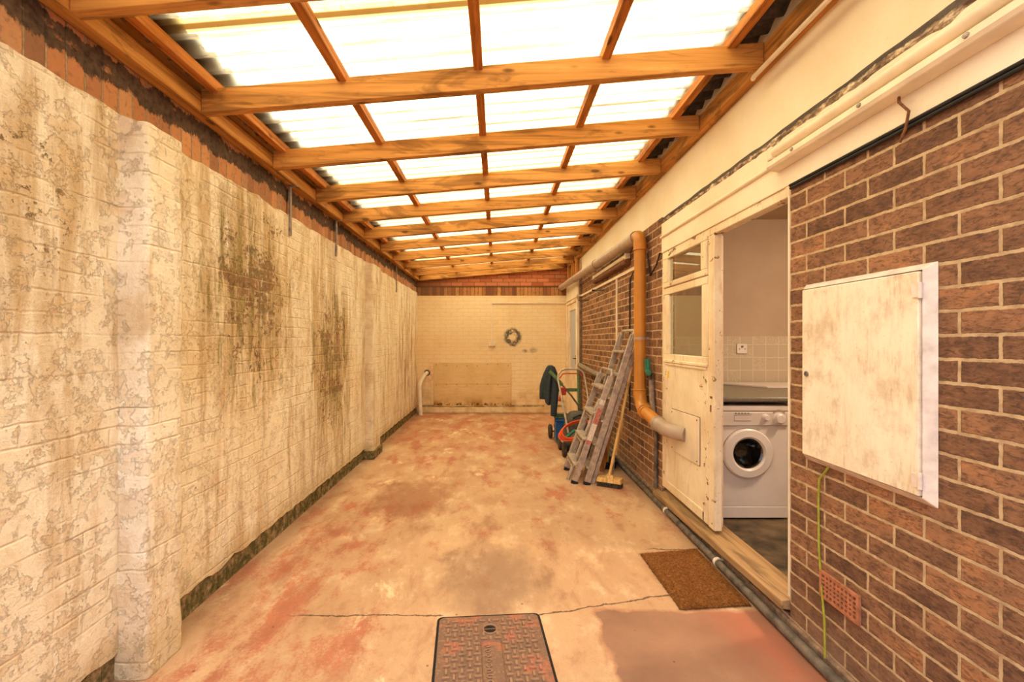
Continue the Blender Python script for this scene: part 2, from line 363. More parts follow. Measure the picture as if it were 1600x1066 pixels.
    ck = t.math('MULTIPLY', ck, t.math('SUBTRACT', 1., t.math('MULTIPLY', t.ss(x, -.29, -.27), t.ss(x, .22, .2))))
    ly2 = t.math('ADD', 2.95, t.math('MULTIPLY', cn, .12)); ck2 = t.math('MULTIPLY', t.ss(t.math('ABSOLUTE', t.math('SUBTRACT', y, ly2)), .004, .009, 1, 0), t.ss(x, .95, 1.1))
    ck = t.math('MAXIMUM', ck, ck2)
    c = t.mix(t.math('MULTIPLY', ck, .85), c, (82, 56, 36))
    c = t.mix(t.ss(grit, .58, .7, 0, .4), c, (128, 90, 62)); c = t.mix(t.ss(t.noise(t.map(loc=(2, 2, 2)), 26, 6, .75), .58, .7, 0, .4), c, (140, 98, 70)); c = t.mix(t.ss(t.vor(scale=6.5), .03, .055, .7, 0), c, (96, 64, 42))
    # darker brown towards the walls
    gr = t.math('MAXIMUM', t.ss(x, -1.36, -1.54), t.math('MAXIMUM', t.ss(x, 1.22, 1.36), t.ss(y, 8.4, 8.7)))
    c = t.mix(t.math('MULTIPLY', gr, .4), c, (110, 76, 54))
    h = t.math('SUBTRACT', t.math('ADD', t.math('MULTIPLY', med, .6), t.math('MULTIPLY', fine, .3)), t.math('MULTIPLY', ck, .8))
    h = t.math('ADD', h, t.math('MULTIPLY', scr, .3))
    t.bsdf(c, t.ss(med, .3, .7, .6, .85), 0, t.bump(h, .4, .008), .3)
    return t.m

PITCH = .127
def m_sheet():     # translucent corrugated roofing sheet, yellowed and dirty in the troughs
    t = NT('translucent_roof_sheet'); x, y, z = t.sep()
    n = t.noise(t.map(scale=(.8, 10, 1)), 2., 7, .68); sp = t.noise(scale=26, detail=7, rough=.75); n2 = t.noise(t.map(scale=(.35, 1, 1), loc=(3, 3, 3)), 3., 4, .6)
    ph = t.math('COSINE', t.math('MULTIPLY', y, 2 * PI / PITCH))
    tr = t.math('MULTIPLY', t.ss(ph, -.2, -1.), t.ss(n, .3, .6))
    fac = t.mix(t.ss(n2, .4, .7), lin((252, 234, 182)), (228, 206, 150))
    fac = t.mix(t.math('MULTIPLY', tr, .9), fac, (152, 130, 92))
    ln = t.math('MULTIPLY', t.ss(t.math('ABSOLUTE', t.math('ADD', ph, .93)), .06, .0), t.ss(t.noise(t.map(scale=(1.2, 9, 1)), 4, 6, .7), .48, .6))
    fac = t.mix(t.math('MULTIPLY', ln, .8), fac, (126, 88, 40))
    fac = t.mix(t.ss(sp, .54, .72, 0, .6), fac, (140, 114, 72))
    fac = t.mix(t.ss(n, .5, .75, 0, .45), fac, (170, 142, 96))
    k = t.math('FRACT', t.math('DIVIDE', t.math('ADD', y, -1.92 + .98 * 5), .98))
    lap = t.math('MULTIPLY', t.ss(k, .0, .004), t.ss(k, .03, .026)); fac = t.mix(t.math('MULTIPLY', lap, .85), fac, (146, 112, 62))
    mo = t.math('MULTIPLY', t.math('MULTIPLY', t.gauss(y, 2.925, .03), t.ss(x, .03, .08)), t.math('MULTIPLY', t.ss(x, .75, .4), t.ss(t.noise(t.map(scale=(1, 2, 1)), 28, 5), .44, .5)))
    fac = t.mix(t.math('MULTIPLY', mo, .9), fac, (64, 44, 16))
    tp = t.n('BsdfTransparent'); t.link(fac, tp.inputs[0]); tl = t.n('BsdfTranslucent'); t.link(fac, tl.inputs[0])
    df = t.n('BsdfDiffuse'); df.inputs[0].default_value = lin((236, 214, 168))
    m1 = t.n('MixShader'); m1.inputs[0].default_value = .5; t.link(tp.outputs[0], m1.inputs[1]); t.link(tl.outputs[0], m1.inputs[2])
    m2 = t.n('MixShader'); m2.inputs[0].default_value = .12; t.link(m1.outputs[0], m2.inputs[1]); t.link(df.outputs[0], m2.inputs[2])
    t.link(m2.outputs[0], t.out.inputs[0])
    return t.m

def m_glass(name, tint=(235, 238, 232), gloss=.1):
    t = NT(name); tp = t.n('BsdfTransparent'); tp.inputs[0].default_value = lin(tint)
    g = t.n('BsdfGlossy'); g.inputs['Roughness'].default_value = .02
    lw = t.n('LayerWeight'); lw.inputs[0].default_value = .5
    m = t.n('MixShader'); t.link(t.math('ADD', t.math('MULTIPLY', t.math('POWER', lw.outputs['Facing'], 3.), .45), gloss * .4, clamp=True), m.inputs[0]); t.link(tp.outputs[0], m.inputs[1]); t.link(g.outputs[0], m.inputs[2])
    t.link(m.outputs[0], t.out.inputs[0]); return t.m

def m_tiles():
    t = NT('kitchen_tiled_wall'); x, y, z = t.sep()
    mf, rc = t.brick(t.comb(t.math('ADD', x, 10.04), t.math('ADD', z, 10 - .206)), .124, .124, .0022, .2, 0.)
    rl = t.noise(scale=26, detail=3)
    til = t.math('LESS_THAN', z, 1.446)
    pat = t.math('MULTIPLY', t.ss(t.noise(scale=55, detail=2), .5, .56), t.ss(rnd_ := t.sep(rc)[0], .55, .6))
    c = t.mix(t.math('MULTIPLY', pat, .25), lin((186, 170, 144)), (222, 208, 184)); c = t.mix(mf, c, (214, 200, 172))
    pl = t.ramp(t.noise(scale=3, detail=4), [(.3, (172, 148, 122)), (.7, (182, 158, 132))])
    c = t.mix(til, pl, c)
    b = t.bump(t.math('MULTIPLY', t.math('ADD', t.math('MULTIPLY', mf, -1.), t.math('MULTIPLY', rl, .6)), til), .4, .006)
    t.bsdf(c, t.math('SUBTRACT', .75, t.math('MULTIPLY', til, .5)), 0, b, .4)
    return t.m

def m_board():
    t = NT('tan_plywood_board'); x, y, z = t.sep(); a = t.noise(scale=3, detail=7, rough=.62); f = t.noise(t.map(scale=(3, 3, 26)), 2, 6, .65)
    c = t.ramp(a, [(.3, (214, 182, 128)), (.6, (228, 198, 146))]); c = t.mix(t.ss(f, .52, .7, 0, .5), c, (196, 156, 100))
    c = t.mix(t.math('MULTIPLY', t.ss(z, .42, .12), t.ss(a, .38, .6)), c, (168, 122, 60))
    c = t.mix(t.math('MULTIPLY', t.gauss(z, .56, .012), .5), c, (176, 132, 80))
    c = t.mix(t.math('MULTIPLY', t.gauss(z, .17, .04), t.ss(t.noise(scale=24, detail=5), .5, .6)), c, (88, 60, 26))
    t.bsdf(c, .8, 0, t.bump(f, .2, .003), .2); return t.m
def m_flash():
    t = NT('lead_and_scraped_render'); x, y, z = t.sep(); n = t.noise(scale=16, detail=8, rough=.72); f = t.noise(scale=50, detail=4)
    lead = t.ramp(n, [(.3, (52, 46, 42)), (.7, (104, 92, 80))]); scr = t.ramp(t.noise(t.map(scale=(1, .6, 1.6)), 22, 7, .7), [(.38, (96, 76, 60)), (.5, (160, 134, 108)), (.6, (232, 212, 178))])
    c = t.mix(t.ss(t.math('ADD', z, t.math('MULTIPLY', t.math('SUBTRACT', n, .5), .07)), 2.425, 2.418), lead, scr)
    t.bsdf(c, .8, 0, t.bump(n, .7, .012), .2); return t.m
def m_meter():
    t = NT('weathered_meter_door'); a = t.noise(scale=2.6, detail=8, rough=.65); f = t.noise(t.map(scale=(1, 20, 3.4)), 2.4, 9, .74); g = t.noise(scale=60, detail=4); e = t.noise(t.map(loc=(4, 4, 4)), 7, 8, .7)
    c = t.ramp(a, [(.3, (214, 190, 156)), (.5, (236, 220, 192)), (.7, (243, 230, 206))])
    c = t.mix(t.math('MULTIPLY', t.ss(f, .46, .64), t.ss(a, .62, .4, .1, .6)), c, (182, 150, 116))
    c = t.mix(t.ss(e, .48, .68, 0, .55), c, (190, 160, 124)); c = t.mix(t.ss(g, .62, .72, 0, .3), c, (176, 146, 110))
    t.bsdf(c, .6, 0, t.bump(g, .2, .003), .3); return t.m

M = dict(
    brick=m_house_brick(), lbrick=m_left_brick(), lpaint=m_left_paint(), fpaint=m_far_paint(), fsold=m_far_soldier(), fred=m_far_red(),
    floor=m_floor(), sheet=m_sheet(), tiles=m_tiles(),
    rafter=wood('orange_stained_rafter_wood', 0, (196, 136, 68), (100, 62, 28), (216, 160, 90)),
    purlin=wood('orange_stained_purlin_wood', 1, (182, 112, 48), (104, 62, 28), (206, 140, 70)),
    ledger=wood('weathered_ledger_wood', 1, (186, 126, 58), (104, 74, 36), (210, 152, 80)),
    stud=wood('stud_wood', 2, (178, 116, 52), (104, 66, 30), (204, 146, 76)),
    sillwood=wood('bare_sill_wood', 1, (162, 126, 86), (100, 76, 50), (184, 150, 106), stain=.5),
    board=m_board(),
    broom=wood('pale_broom_wood', 2, (222, 176, 104), (180, 132, 72), (238, 200, 134), knots=False),
    render=paint('cream_render_paint', (241, 228, 198), (222, 194, 146), .45, False, (120, 96, 74), .7, .77),
    lintel=paint('cream_lintel_paint', (242, 228, 200), (218, 188, 140), .45, False, (150, 112, 76), .6, .74),
    door=paint('chipped_cream_door_paint', (243, 228, 196), (200, 164, 116), .62, True, (140, 104, 68), .45, .67),
    frame=paint('flaking_frame_paint', (241, 224, 190), (196, 154, 106), .6, True, (130, 96, 64), .5, .61),
    meter=m_meter(),
    meterf=simple('meter_frame_plastic', (230, 210, 192), .5, var=.08),
    flash=m_flash(),
    plastic=simple('cream_plastic', (240, 222, 190), .35, var=.05, scale=6),
    rust=simple('rusty_metal', (130, 78, 42), .8, var=.3, scale=40),
    orange=simple('orange_soil_pipe', (198, 130, 48), .35, var=.06, scale=6, bump=.03),
    grey=simple('grey_soil_pipe', (176, 152, 130), .4, var=.08, scale=8, bump=.03),
    lag=simple('pipe_lagging', (150, 128, 108), .9, var=.15, scale=30),
    dark=simple('dark_pipe', (112, 98, 84), .6, var=.3, scale=18, bump=.3),
    black=simple('black_rubber', (30, 28, 26), .6, var=.2),
    alu=simple('worn_aluminium', (188, 170, 152), .45, .3, var=.12, scale=25, bump=.05),
    galv=simple('galvanised_strap', (170, 158, 146), .45, .6, var=.15),
    green=simple('green_painted_steel', (104, 136, 88), .5, var=.2, scale=30),
    tapgreen=simple('green_plastic', (44, 116, 92), .45, var=.1),
    brass=simple('tarnished_brass', (120, 92, 58), .5, .5, var=.25, scale=40),
    jacket=simple('dark_blue_grey_cloth', (58, 68, 72), .95, var=.2, scale=60, bump=.3),
    body=simple('dark_mower_plastic', (84, 78, 68), .55, var=.15),
    tyre=simple('dusty_tyre', (74, 62, 50), .85, var=.25, scale=30),
    red=simple('red_plastic', (192, 58, 34), .4, var=.1),
    cable=simple('orange_cable', (232, 84, 26), .45, var=.1, scale=40),
    blue=simple('blue_plastic', (36, 92, 150), .45, var=.15),
    yellow=simple('yellow_plastic', (232, 176, 40), .45, var=.1),
    white=simple('white_enamel', (224, 212, 200), .3, var=.03, scale=4, bump=.0, spec=.5),
    panelw=simple('white_machine_plastic', (216, 202, 188), .35, var=.03, scale=4, bump=0),
    whitep=simple('white_plastic_pipe', (232, 214, 190), .35, var=.06, scale=9),
    worktop=simple('grey_worktop', (122, 112, 94), .4, var=.08, scale=60),
    kfloor=simple('dark_worn_lino', (104, 84, 58), .6, var=.4, scale=7, bump=.2),
    kwall=simple('kitchen_plaster', (190, 166, 140), .8, var=.04, scale=4, bump=.03),
    steel=simple('drum_steel', (150, 144, 136), .3, .9, var=.1, scale=30),
    laundry=simple('grey_laundry', (170, 160, 150), .9, var=.2, scale=25),
    iron=simple('cast_iron', (128, 88, 66), .6, .1, var=.25, scale=16, bump=.25),
    bluewall=simple('added_wall_grey_blue', (150, 156, 172), .9, var=.08, scale=3, bump=.05),
    terra=simple('terracotta', (184, 116, 80), .8, var=.15, scale=30, bump=.3),
    void=simple('cavity_and_shade_black', (26, 20, 16), .9),
    wire=simple('yellow_green_cable', (166, 164, 52), .4, var=.1, scale=30),
    sticky=simple('yellow_sticker', (238, 190, 30), .5, var=.03), sticko=simple('round_sticker', (238, 216, 184), .5, var=.03),
    stickr=simple('red_warning_sticker', (206, 128, 108), .5, var=.2, scale=70), stickw=simple('pale_sticker', (232, 214, 196), .5, var=.1, scale=60),
    glass=m_glass('window_glass', gloss=.2), bowl=m_glass('smoked_door_glass', (150, 146, 138), .3),
)
def m_frost():
    t = NT('frosted_pale_blue_glass'); t.bsdf((176, 182, 196), .3, 0, t.bump(t.noise(scale=60), .2, .003), .5); return t.m
M['frost'] = m_frost()
def m_mat():
    t = NT('coir'); n = t.noise(scale=95, detail=6, rough=.8); b = t.noise(scale=7, detail=6, rough=.7)
    c = t.ramp(n, [(.34, (66, 38, 18)), (.5, (128, 80, 38)), (.68, (176, 120, 66))]); c = t.mix(t.ss(b, .4, .7, 0, .4), c, (104, 60, 26))
    t.bsdf(c, .95, 0, t.bump(n, .9, .01), .1); return t.m
M['coir'] = m_mat()
def m_cover():
    t = NT('painted_iron_cover'); n = t.noise(scale=6, detail=8, rough=.7); f = t.noise(scale=90, detail=3)
    x, y, z = t.sep(); c = t.mix(t.ss(f, .5, .7, 0, .3), t.ramp(t.ss(z, .0045, .0075), [(0, (122, 90, 70)), (1, (148, 112, 86))]), (186, 148, 112))  # recess shade painted in: low plate darker than the raised bars
    c = t.mix(t.ss(t.math('ADD', n, t.math('MULTIPLY', x, .12)), .53, .6, 0, .55), c, (182, 104, 76)); c = t.mix(t.ss(n, .44, .36, 0, .5), c, (104, 78, 60))
    t.bsdf(c, .65, .0, t.bump(f, .15, .002), .3); return t.m
M['cover'] = m_cover()
def m_ledge():
    t = NT('dirty_wall_foot'); n = t.noise(scale=20, detail=6, rough=.7)
    t.bsdf(t.ramp(n, [(.3, (96, 76, 62)), (.55, (140, 112, 90)), (.8, (176, 148, 120))]), .9, 0, t.bump(n, .6, .01), .1); return t.m
M['ledge'] = m_ledge()

# ------------------------------------------------------------------ geometry of the yard (metres; camera at x=0,y=0,z=1.4, looking along +y)
XL, XR, YF, YB = -1.56, 1.41, 8.75, -1.0
def rz(x): return 2.56 + (x + 1.5) * .0843       # underside of the rafters

# ---- floor
b = MB(); b.box(-1.75, YB, -.12, 1.45, YF + .2, 0)
make('floor', b, M['floor'], kind='structure')

# ---- left wall: brick core + rough rendered skin
wl = thing('wall_left', None, None, (XL, 3.9, 0), kind='structure')
b = MB(); b.box(-1.80, YB, 0, XL - .016, YF, 2.66)
make('bare_brickwork', b, M['lbrick'], wl)
def skin(y0, y1, z0, z1, x, step=.03):
    nu, nv = max(2, int((y1 - y0) / step)), max(2, int((z1 - z0) / step))
    def f(u, v):
        y = y0 + u * (y1 - y0); z = z0 + v * (z1 - z0)
        d = mnoise.fractal(Vector((y * 3, z * 3, 1)), .8, 2.2, 4) * .005 + mnoise.noise(Vector((y * 14, z * 14, 3))) * .0022
        if v == 0: z += mnoise.fractal(Vector((y * 7, 5, 0)), 1, 2, 4) * .02
        if v == 1: z += mnoise.fractal(Vector((y * 5, 9, 0)), 1, 2, 4) * .018 + .015
        return (x + d, y, z)
    m = MB(); m.grid(f, nu, nv)
    for v in (0, nv):                                    # return edge to the brick
        base = len(m.v); row = [m.v[v * (nu + 1) + i] for i in range(nu + 1)]
        m.add(row + [(x - .03, p[1], p[2]) for p in row], [(i, i + 1, nu + 2 + i, nu + 1 + i) for i in range(nu)])
    return m
make('painted_render', skin(YB, YF, .125, 2.325, XL), M['lpaint'], wl, fix=False)
def pier(y0, y1, x1, top):
    """brick pier built out of the left wall, rounded rough arrises, sloped cap"""
    prof = []
    r = .018
    pts = [(XL - .03, y0), (x1 - r, y0), (x1 - r * .3, y0 + r * .3), (x1, y0 + r), (x1, y1 - r), (x1 - r * .3, y1 - r * .3), (x1 - r, y1), (XL - .03, y1)]
    loop = []
    for (ax, ay), (bx_, by) in zip(pts, pts[1:]):
        n = max(1, int(math.hypot(bx_ - ax, by - ay) / .02)); loop += [(ax + (bx_ - ax) * i / n, ay + (by - ay) * i / n) for i in range(n)]
    loop.append(pts[-1]); nz = 80; n = len(loop)
    cy = (y0 + y1) / 2; vs = []
    for k in range(nz + 1):
        z = top * k / nz
        for (x, y) in loop:
            d = mnoise.fractal(Vector((x * 5 + 2, y * 5, z * 4)), .8, 2.2, 4) * .006 + mnoise.noise(Vector((x * 20, y * 20, z * 20))) * .003
            zz = z - (.045 * max(0, (x - XL) / (x1 - XL)) if k == nz else 0)
            s = 1 if x > XL - .02 else 0
            vs.append((x + d * s, y + d * (1 if y > cy else -1) * s, zz))
    m = MB(); m.add(vs, [(k * n + i, k * n + i + 1, (k + 1) * n + i + 1, (k + 1) * n + i) for k in range(nz) for i in range(n - 1)], True)
    m.add([vs[nz * n + i] for i in range(n)], [tuple(range(n))])
    return m
make('pier', pier(1.845, 2.055, -1.442, 2.335), M['lpaint'], wl, angle=60)
make('pier', pier(5.30, 5.65, -1.468, 2.345), M['lpaint'], wl, angle=60)
b = MB(); b.box(XL - .02, 5.28, 0, -1.452, 5.67, .10); make('pier_foot', b, M['lbrick'], wl, .008)

# ---- end wall
wf = thing('wall_end', None, None, (0, YF, 0), kind='structure')
b = MB(); b.box(-1.8, YF, 0, 1.7, YF + .22, 2.285); make('painted_brickwork', b, M['fpaint'], wf)
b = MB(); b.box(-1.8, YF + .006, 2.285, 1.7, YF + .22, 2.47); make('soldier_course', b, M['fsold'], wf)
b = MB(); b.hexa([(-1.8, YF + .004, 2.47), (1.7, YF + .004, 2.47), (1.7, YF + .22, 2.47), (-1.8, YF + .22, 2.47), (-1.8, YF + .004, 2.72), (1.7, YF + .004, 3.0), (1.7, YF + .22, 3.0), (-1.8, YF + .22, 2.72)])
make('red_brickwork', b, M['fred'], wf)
b = MB(); b.box(XL + .01, YF - .018, 0, 1.36, YF + .01, .115); make('plinth', b, M['fpaint'], wf, .006)

# ---- right wall: house brickwork with the kitchen opening
wr = thing('wall_right', None, None, (XR, 3.9, 0), kind='structure')
b = MB(); b.box(XR, YB, 0, XR + .11, 2.155, 2.152); make('brick_pier', b, M['brick'], wr)
b = MB(); b.box(XR, 3.835, 0, XR + .11, 7.5, 2.46); b.box(XR, 2.155, 0, XR + .11, 3.835, .075); make('brickwork', b, M['brick'], wr)
b = MB(); b.box(XR + .012, YB, 2.44, XR + .12, YF, 3.1); make('upper_render', b, M['render'], wr)
b = MB(); b.box(XR - .006, YB, 2.15, XR + .1, 3.83, 2.40); make('lintel_band', b, M['lintel'], wr, .004)
def flashing():
    m = MB(); n = 260
    def f(u, v):
        y = YB + u * (3.9 - YB); zt = 2.452 + .012 * mnoise.noise(Vector((y * 4, 1, 0))); zb = 2.366 - .03 * mnoise.fractal(Vector((y * 6, 7, 0)), 1, 2.2, 5) + (.03 if y > 2.6 else 0) * min(1, y - 2.6) + .012
        return (XR + .006 - .016 * math.sin(v * PI) - .006 * mnoise.noise(Vector((y * 9, v * 3, 2))), y, zb + (zt - zb) * v)
    m.grid(f, n, 5); return m
make('lead_flashing', flashing(), M['flash'], wr)
b = MB(); b.box(XR - .012, YB, .0, XR + .02, 7.45, .06); make('wall_foot', b, M['ledge'], wr, .01)
# far end: the wall steps out around the second door
b = MB(); b.box(1.345, 7.5, 2.18, 1.7, YF, 2.46); b.box(1.36, 7.5, 2.46, 1.7, YF, 2.52); make('end_panel', b, M['lintel'], wr, .004)
b = MB(); b.box(1.372, 7.44, 0, 1.45, 7.51, 2.46); make('dark_edge_strip', b, M['ledge'], wr, .006)

d2 = thing('door_2', 'narrow cream door with frosted pale pane at the far right corner', None, (1.38, 8.1, 0), kind='structure')
b = MB(); b.box(1.335, 7.5, 0, 1.40, 7.60, 2.18); b.box(1.335, 8.62, 0, 1.40, YF - .005, 2.18); b.box(1.335, 7.6, 2.08, 1.40, 8.62, 2.18); make('door_frame', b, M['door'], d2, .006)
b = MB(); b.box(1.36, 7.6, .02, 1.40, 8.62, .90); b.box(1.36, 7.6, .90, 1.40, 7.78, 2.08); b.box(1.36, 8.44, .90, 1.40, 8.62, 2.08); b.box(1.36, 7.78, 1.96, 1.40, 8.44, 2.08); make('door_leaf', b, M['door'], d2, .005)
b = MB(); b.box(1.385, 7.78, .90, 1.39, 8.44, 1.96); make('pane', b, M['frost'], d2)
b = MB(); b.box(1.345, 7.64, 1.0, 1.362, 7.68, 1.16); b.tube([(1.352, 7.66, 1.1), (1.315, 7.66, 1.1), (1.315, 7.75, 1.1)], .009); make('handle', b, M['brass'], d2)

# ---- kitchen behind
b = MB(); b.box(XR + .03, 2.16, -.02, 4.2, 4.5, .085); make('floor_kitchen', b, M['kfloor'], kind='structure')
b = MB(); b.box(XR + .05, 4.35, .085, 4.2, 4.45, 2.6); make('wall_kitchen_back', b, M['tiles'], kind='structure')
b = MB(); b.box(4.1, 1.0, .085, 4.2, 4.45, 2.6); make('wall_kitchen_right', b, M['kwall'], kind='structure')
b = MB(); b.box(XR + .11, 1.0, 0, 4.2, 1.1, 2.6); make('wall_kitchen_near', b, M['kwall'], kind='structure')
b = MB(); b.box(XR + .11, 1.0, 2.58, 4.2, 4.45, 2.66); make('ceiling_kitchen', b, M['kwall'], kind='structure')
b = MB(); b.box(XR + .105, 3.83, .085, XR + .12, 4.4, 2.6); make('wall_kitchen_left', b, M['kwall'], kind='structure')
b = MB(); b.box(XR + .115, 1.0, .0, 4.2, 2.16, .085); make('floor_kitchen_near', b, M['kfloor'], kind='structure')

# ---- kitchen door unit: frame, fanlight, glazed light, boarded lower panel
d1 = thing('door_1', 'tall chipped cream door with two glazed lights and a vent plate', None, (1.44, 3.4, .15), kind='structure')
b = MB()
b.box(1.412, 3.79, .16, 1.47, 3.835, 2.15); b.box(1.412, 2.915, .16, 1.465, 3.0, 2.10); b.box(1.412, 2.16, 2.098, 1.475, 3.80, 2.15)
b.box(1.44, 2.97, .16, 1.50, 3.01, 2.10); b.box(1.405, 2.155, 2.095, 1.445, 2.19, 2.15)
make('door_frame', b, M['frame'], d1, .005)
b = MB(); b.box(1.405, 2.156, .17, 1.44, 2.166, 2.10); make('jamb_edge', b, M['plastic'], d1)
def ringbox(x0, x1, Y0, Y1, Z0, Z1, y0, y1, z0, z1):
    m = MB(); m.box(x0, Y0, Z0, x1, Y1, z0); m.box(x0, Y0, z1, x1, Y1, Z1); m.box(x0, Y0, z0, x1, y0, z1); m.box(x0, y1, z0, x1, Y1, z1); return m
fan = make('fanlight', ringbox(1.405, 1.45, 3.01, 3.80, 1.845, 2.115, 3.10, 3.70, 1.888, 2.08), M['frame'], d1, .006)
b = MB(); b.box(1.428, 3.10, 1.888, 1.432, 3.70, 2.08); make('pane', b, M['glass'], fan)
lig = make('glazed_light', ringbox(1.412, 1.455, 3.01, 3.80, 1.238, 1.84, 3.10, 3.70, 1.292, 1.785), M['door'], d1, .006)
b = MB(); b.box(1.430, 3.10, 1.292, 1.434, 3.70, 1.785); make('pane', b, M['glass'], lig)
b = MB(); b.box(1.402, 3.015, 1.222, 1.44, 3.795, 1.246); b.box(1.408, 3.03, 1.20, 1.44, 3.78, 1.222); make('weather_moulding', b, M['frame'], d1, .006)
b = MB(); b.box(1.42, 3.01, .165, 1.46, 3.80, 1.238); make('lower_panel', b, M['door'], d1)
b = MB(); b.box(1.412, 3.005, .165, 1.44, 3.085, 1.2); b.box(1.412, 3.735, .165, 1.44, 3.795, 1.2); b.box(1.412, 3.06, .165, 1.44, 3.74, .235); make('stile_and_rail', b, M['frame'], d1, .005)
vp = MB(); vp.hexa([(1.408, 3.135, .528), (1.42, 3.135, .528), (1.42, 3.636, .521), (1.408, 3.636, .521), (1.408, 3.135, .862), (1.42, 3.135, .862), (1.42, 3.636, .85), (1.408, 3.636, .85)])
make('plate_shadow_line', MB().hexa([(1.4165, 3.131, .524), (1.4195, 3.131, .524), (1.4195, 3.64, .517), (1.4165, 3.64, .517), (1.4165, 3.131, .866), (1.4195, 3.131, .866), (1.4195, 3.64, .854), (1.4165, 3.64, .854)]), M['rust'], d1)  # dark rim put in for the shadow line and dirt around the vent plate
vpo = make('vent_plate', vp, M['plastic'], d1, .002)
for y_, z_ in ((3.16, .55), (3.61, .545), (3.16, .84), (3.61, .83)): make('screw', MB().lathe([(.006, 0), (.005, .003), (0, .004)], (1.408, y_, z_), (-1, 0, 0), 10), M['rust'], vpo)
b = MB(); b.box(1.4185, 3.70, 1.095, 1.421, 3.735, 1.15)
o = make('sticker', b, M['sticky'], d1, label='yellow rectangular sticker')
b = MB(); b.lathe([(0, .002), (.027, .002), (.027, 0)], (1.42, 3.115, 1.085), (-1, 0, 0), 24); rs = make('sticker', b, M['sticko'], d1, label='round sticker with a red band')
b = MB(); b.box(1.4165, 3.092, 1.079, 1.4185, 3.138, 1.089); b.box(1.4165, 3.107, 1.094, 1.4185, 3.122, 1.1); make('red_band', b, M['stickr'], rs)
make('lock_keep', MB().box(1.4095, 2.94, 1.02, 1.413, 2.97, 1.035), M['rust'], d1); make('lock_keep', MB().box(1.4095, 2.955, .93, 1.413, 2.968, .975), M['rust'], d1)
# timber threshold
b = MB(); n = 24
vs = []
for i in range(n + 1):
    y = 2.16 + (3.94 - 2.16) * i / n; k = i / n; zf = .148 - .062 * k; xf = 1.368 + .006 * mnoise.noise(Vector((y * 4, 0, 0)))
    vs += [(xf, y, zf - .042), (xf, y, zf), (1.53, y, .158), (1.53, y, .09)]
b.add(vs, [(i * 4 + a, i * 4 + (a + 1) % 4, i * 4 + 4 + (a + 1) % 4, i * 4 + 4 + a) for i in range(n) for a in range(4)] + [(0, 1, 2, 3), (n * 4 + 3, n * 4 + 2, n * 4 + 1, n * 4)])
make('threshold', b, M['sillwood'], d1, .004)

# ------------------------------------------------------------------ lean-to roof
roof = thing('lean_to_roof', 'lean-to roof of orange stained timbers under translucent corrugated sheets', 'roof', (0, 4, 2.5))
for i, y in enumerate((.9, 1.60, 2.30, 3.03, 3.74, 4.40, 5.10, 5.80, 6.50, 7.25, 8.0)):
    b = MB(); x0, x1 = -1.505, 1.355; t = .024
    b.hexa([(x0, y - t, rz(x0)), (x1, y - t, rz(x1)), (x1, y + t, rz(x1)), (x0, y + t, rz(x0)), (x0, y - t, rz(x0) + .12), (x1, y - t, rz(x1) + .12), (x1, y + t, rz(x1) + .12), (x0, y + t, rz(x0) + .12)])
    make('rafter', b, M['rafter'], roof, .003)
b = MB(); b.hexa([(-1.505, 8.66, rz(-1.5) + .01), (1.3, 8.66, rz(1.3) + .01), (1.3, 8.748, rz(1.3) + .01), (-1.505, 8.748, rz(-1.5) + .01), (-1.505, 8.66, rz(-1.5) + .11), (1.3, 8.66, rz(1.3) + .11), (1.3, 8.748, rz(1.3) + .11), (-1.505, 8.748, rz(-1.5) + .11)])
make('end_rafter', b, M['rafter'], roof, .003)
for x in (-1.44, -.79, -.098, .553, 1.19):
    b = MB(); zb = rz(x) + .10; b.box(x - .023, .3, zb, x + .023, 8.72, zb + .055); make('purlin', b, M['purlin'], roof, .003)
b = MB(); b.box(-1.572, .3, 2.565, -1.507, 8.72, 2.655); make('wall_plate', b, M['ledger'], roof, .004)
b = MB(); b.box(-1.62, .3, 2.66, -1.54, 8.72, 2.74); make('upper_plate', b, M['purlin'], roof, .004)
b = MB(); b.box(1.357, .3, 2.815, 1.421, 8.72, 2.92); make('ledger', b, M['ledger'], roof, .004)
for k in range(-2, 8):
    y0 = 1.92 + .98 * k - .04; y1 = y0 + .98 + .06
    if y1 < .3: continue
    y0 = max(y0, .3); y1 = min(y1, 8.9); b = MB(); n = int((y1 - y0) / (PITCH / 10)); dz = .003 * (k % 2)
    def f(u, v):
        y = y0 + u * (y1 - y0); x = -1.75 + v * 3.0
        return (x, y, rz(x) + .176 + .018 * math.cos(2 * PI * y / PITCH) + dz)
    b.grid(f, n, 3); make('roof_sheet', b, M['sheet'], roof, fix=False)
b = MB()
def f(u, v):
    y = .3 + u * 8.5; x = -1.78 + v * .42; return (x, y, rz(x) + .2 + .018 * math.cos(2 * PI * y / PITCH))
b.grid(f, 900, 2); make('shade_edge_sheet', b, M['void'], roof, fix=False)  # black sheet added for the shade where the wall top blocks daylight
b = MB()
def f(u, v):
    y = .3 + u * 8.5; x = 1.17 + v * .28; return (x, y, rz(x) + .2 + .018 * math.cos(2 * PI * y / PITCH) + .03 * v)
b.grid(f, 900, 2); make('flashing_sheet', b, M['flash'], roof, fix=False)
for y in (7.62, 8.05, 8.5):
    b = MB(); b.box(1.335, y - .045, 2.525, 1.395, y + .045, rz(1.3) + (.0 if y != 8.05 else 0)); make('stud', b, M['stud'], roof, .003)
for y, z0 in ((3.36, 2.19), (4.32, 2.22), (6.9, 2.15)):
    b = MB(); b.box(XL - .0, y - .014, z0, XL + .0135, y + .014, 2.57); b.box(XL, y - .014, 2.56, XL + .06, y + .014, 2.566)
    for k in range(6): b.lathe([(.005, 0), (.004, .002), (0, .003)], (XL + .0135, y, z0 + .03 + k * .06), (1, 0, 0), 8)
    make('restraint_strap', b, M['galv'], roof)

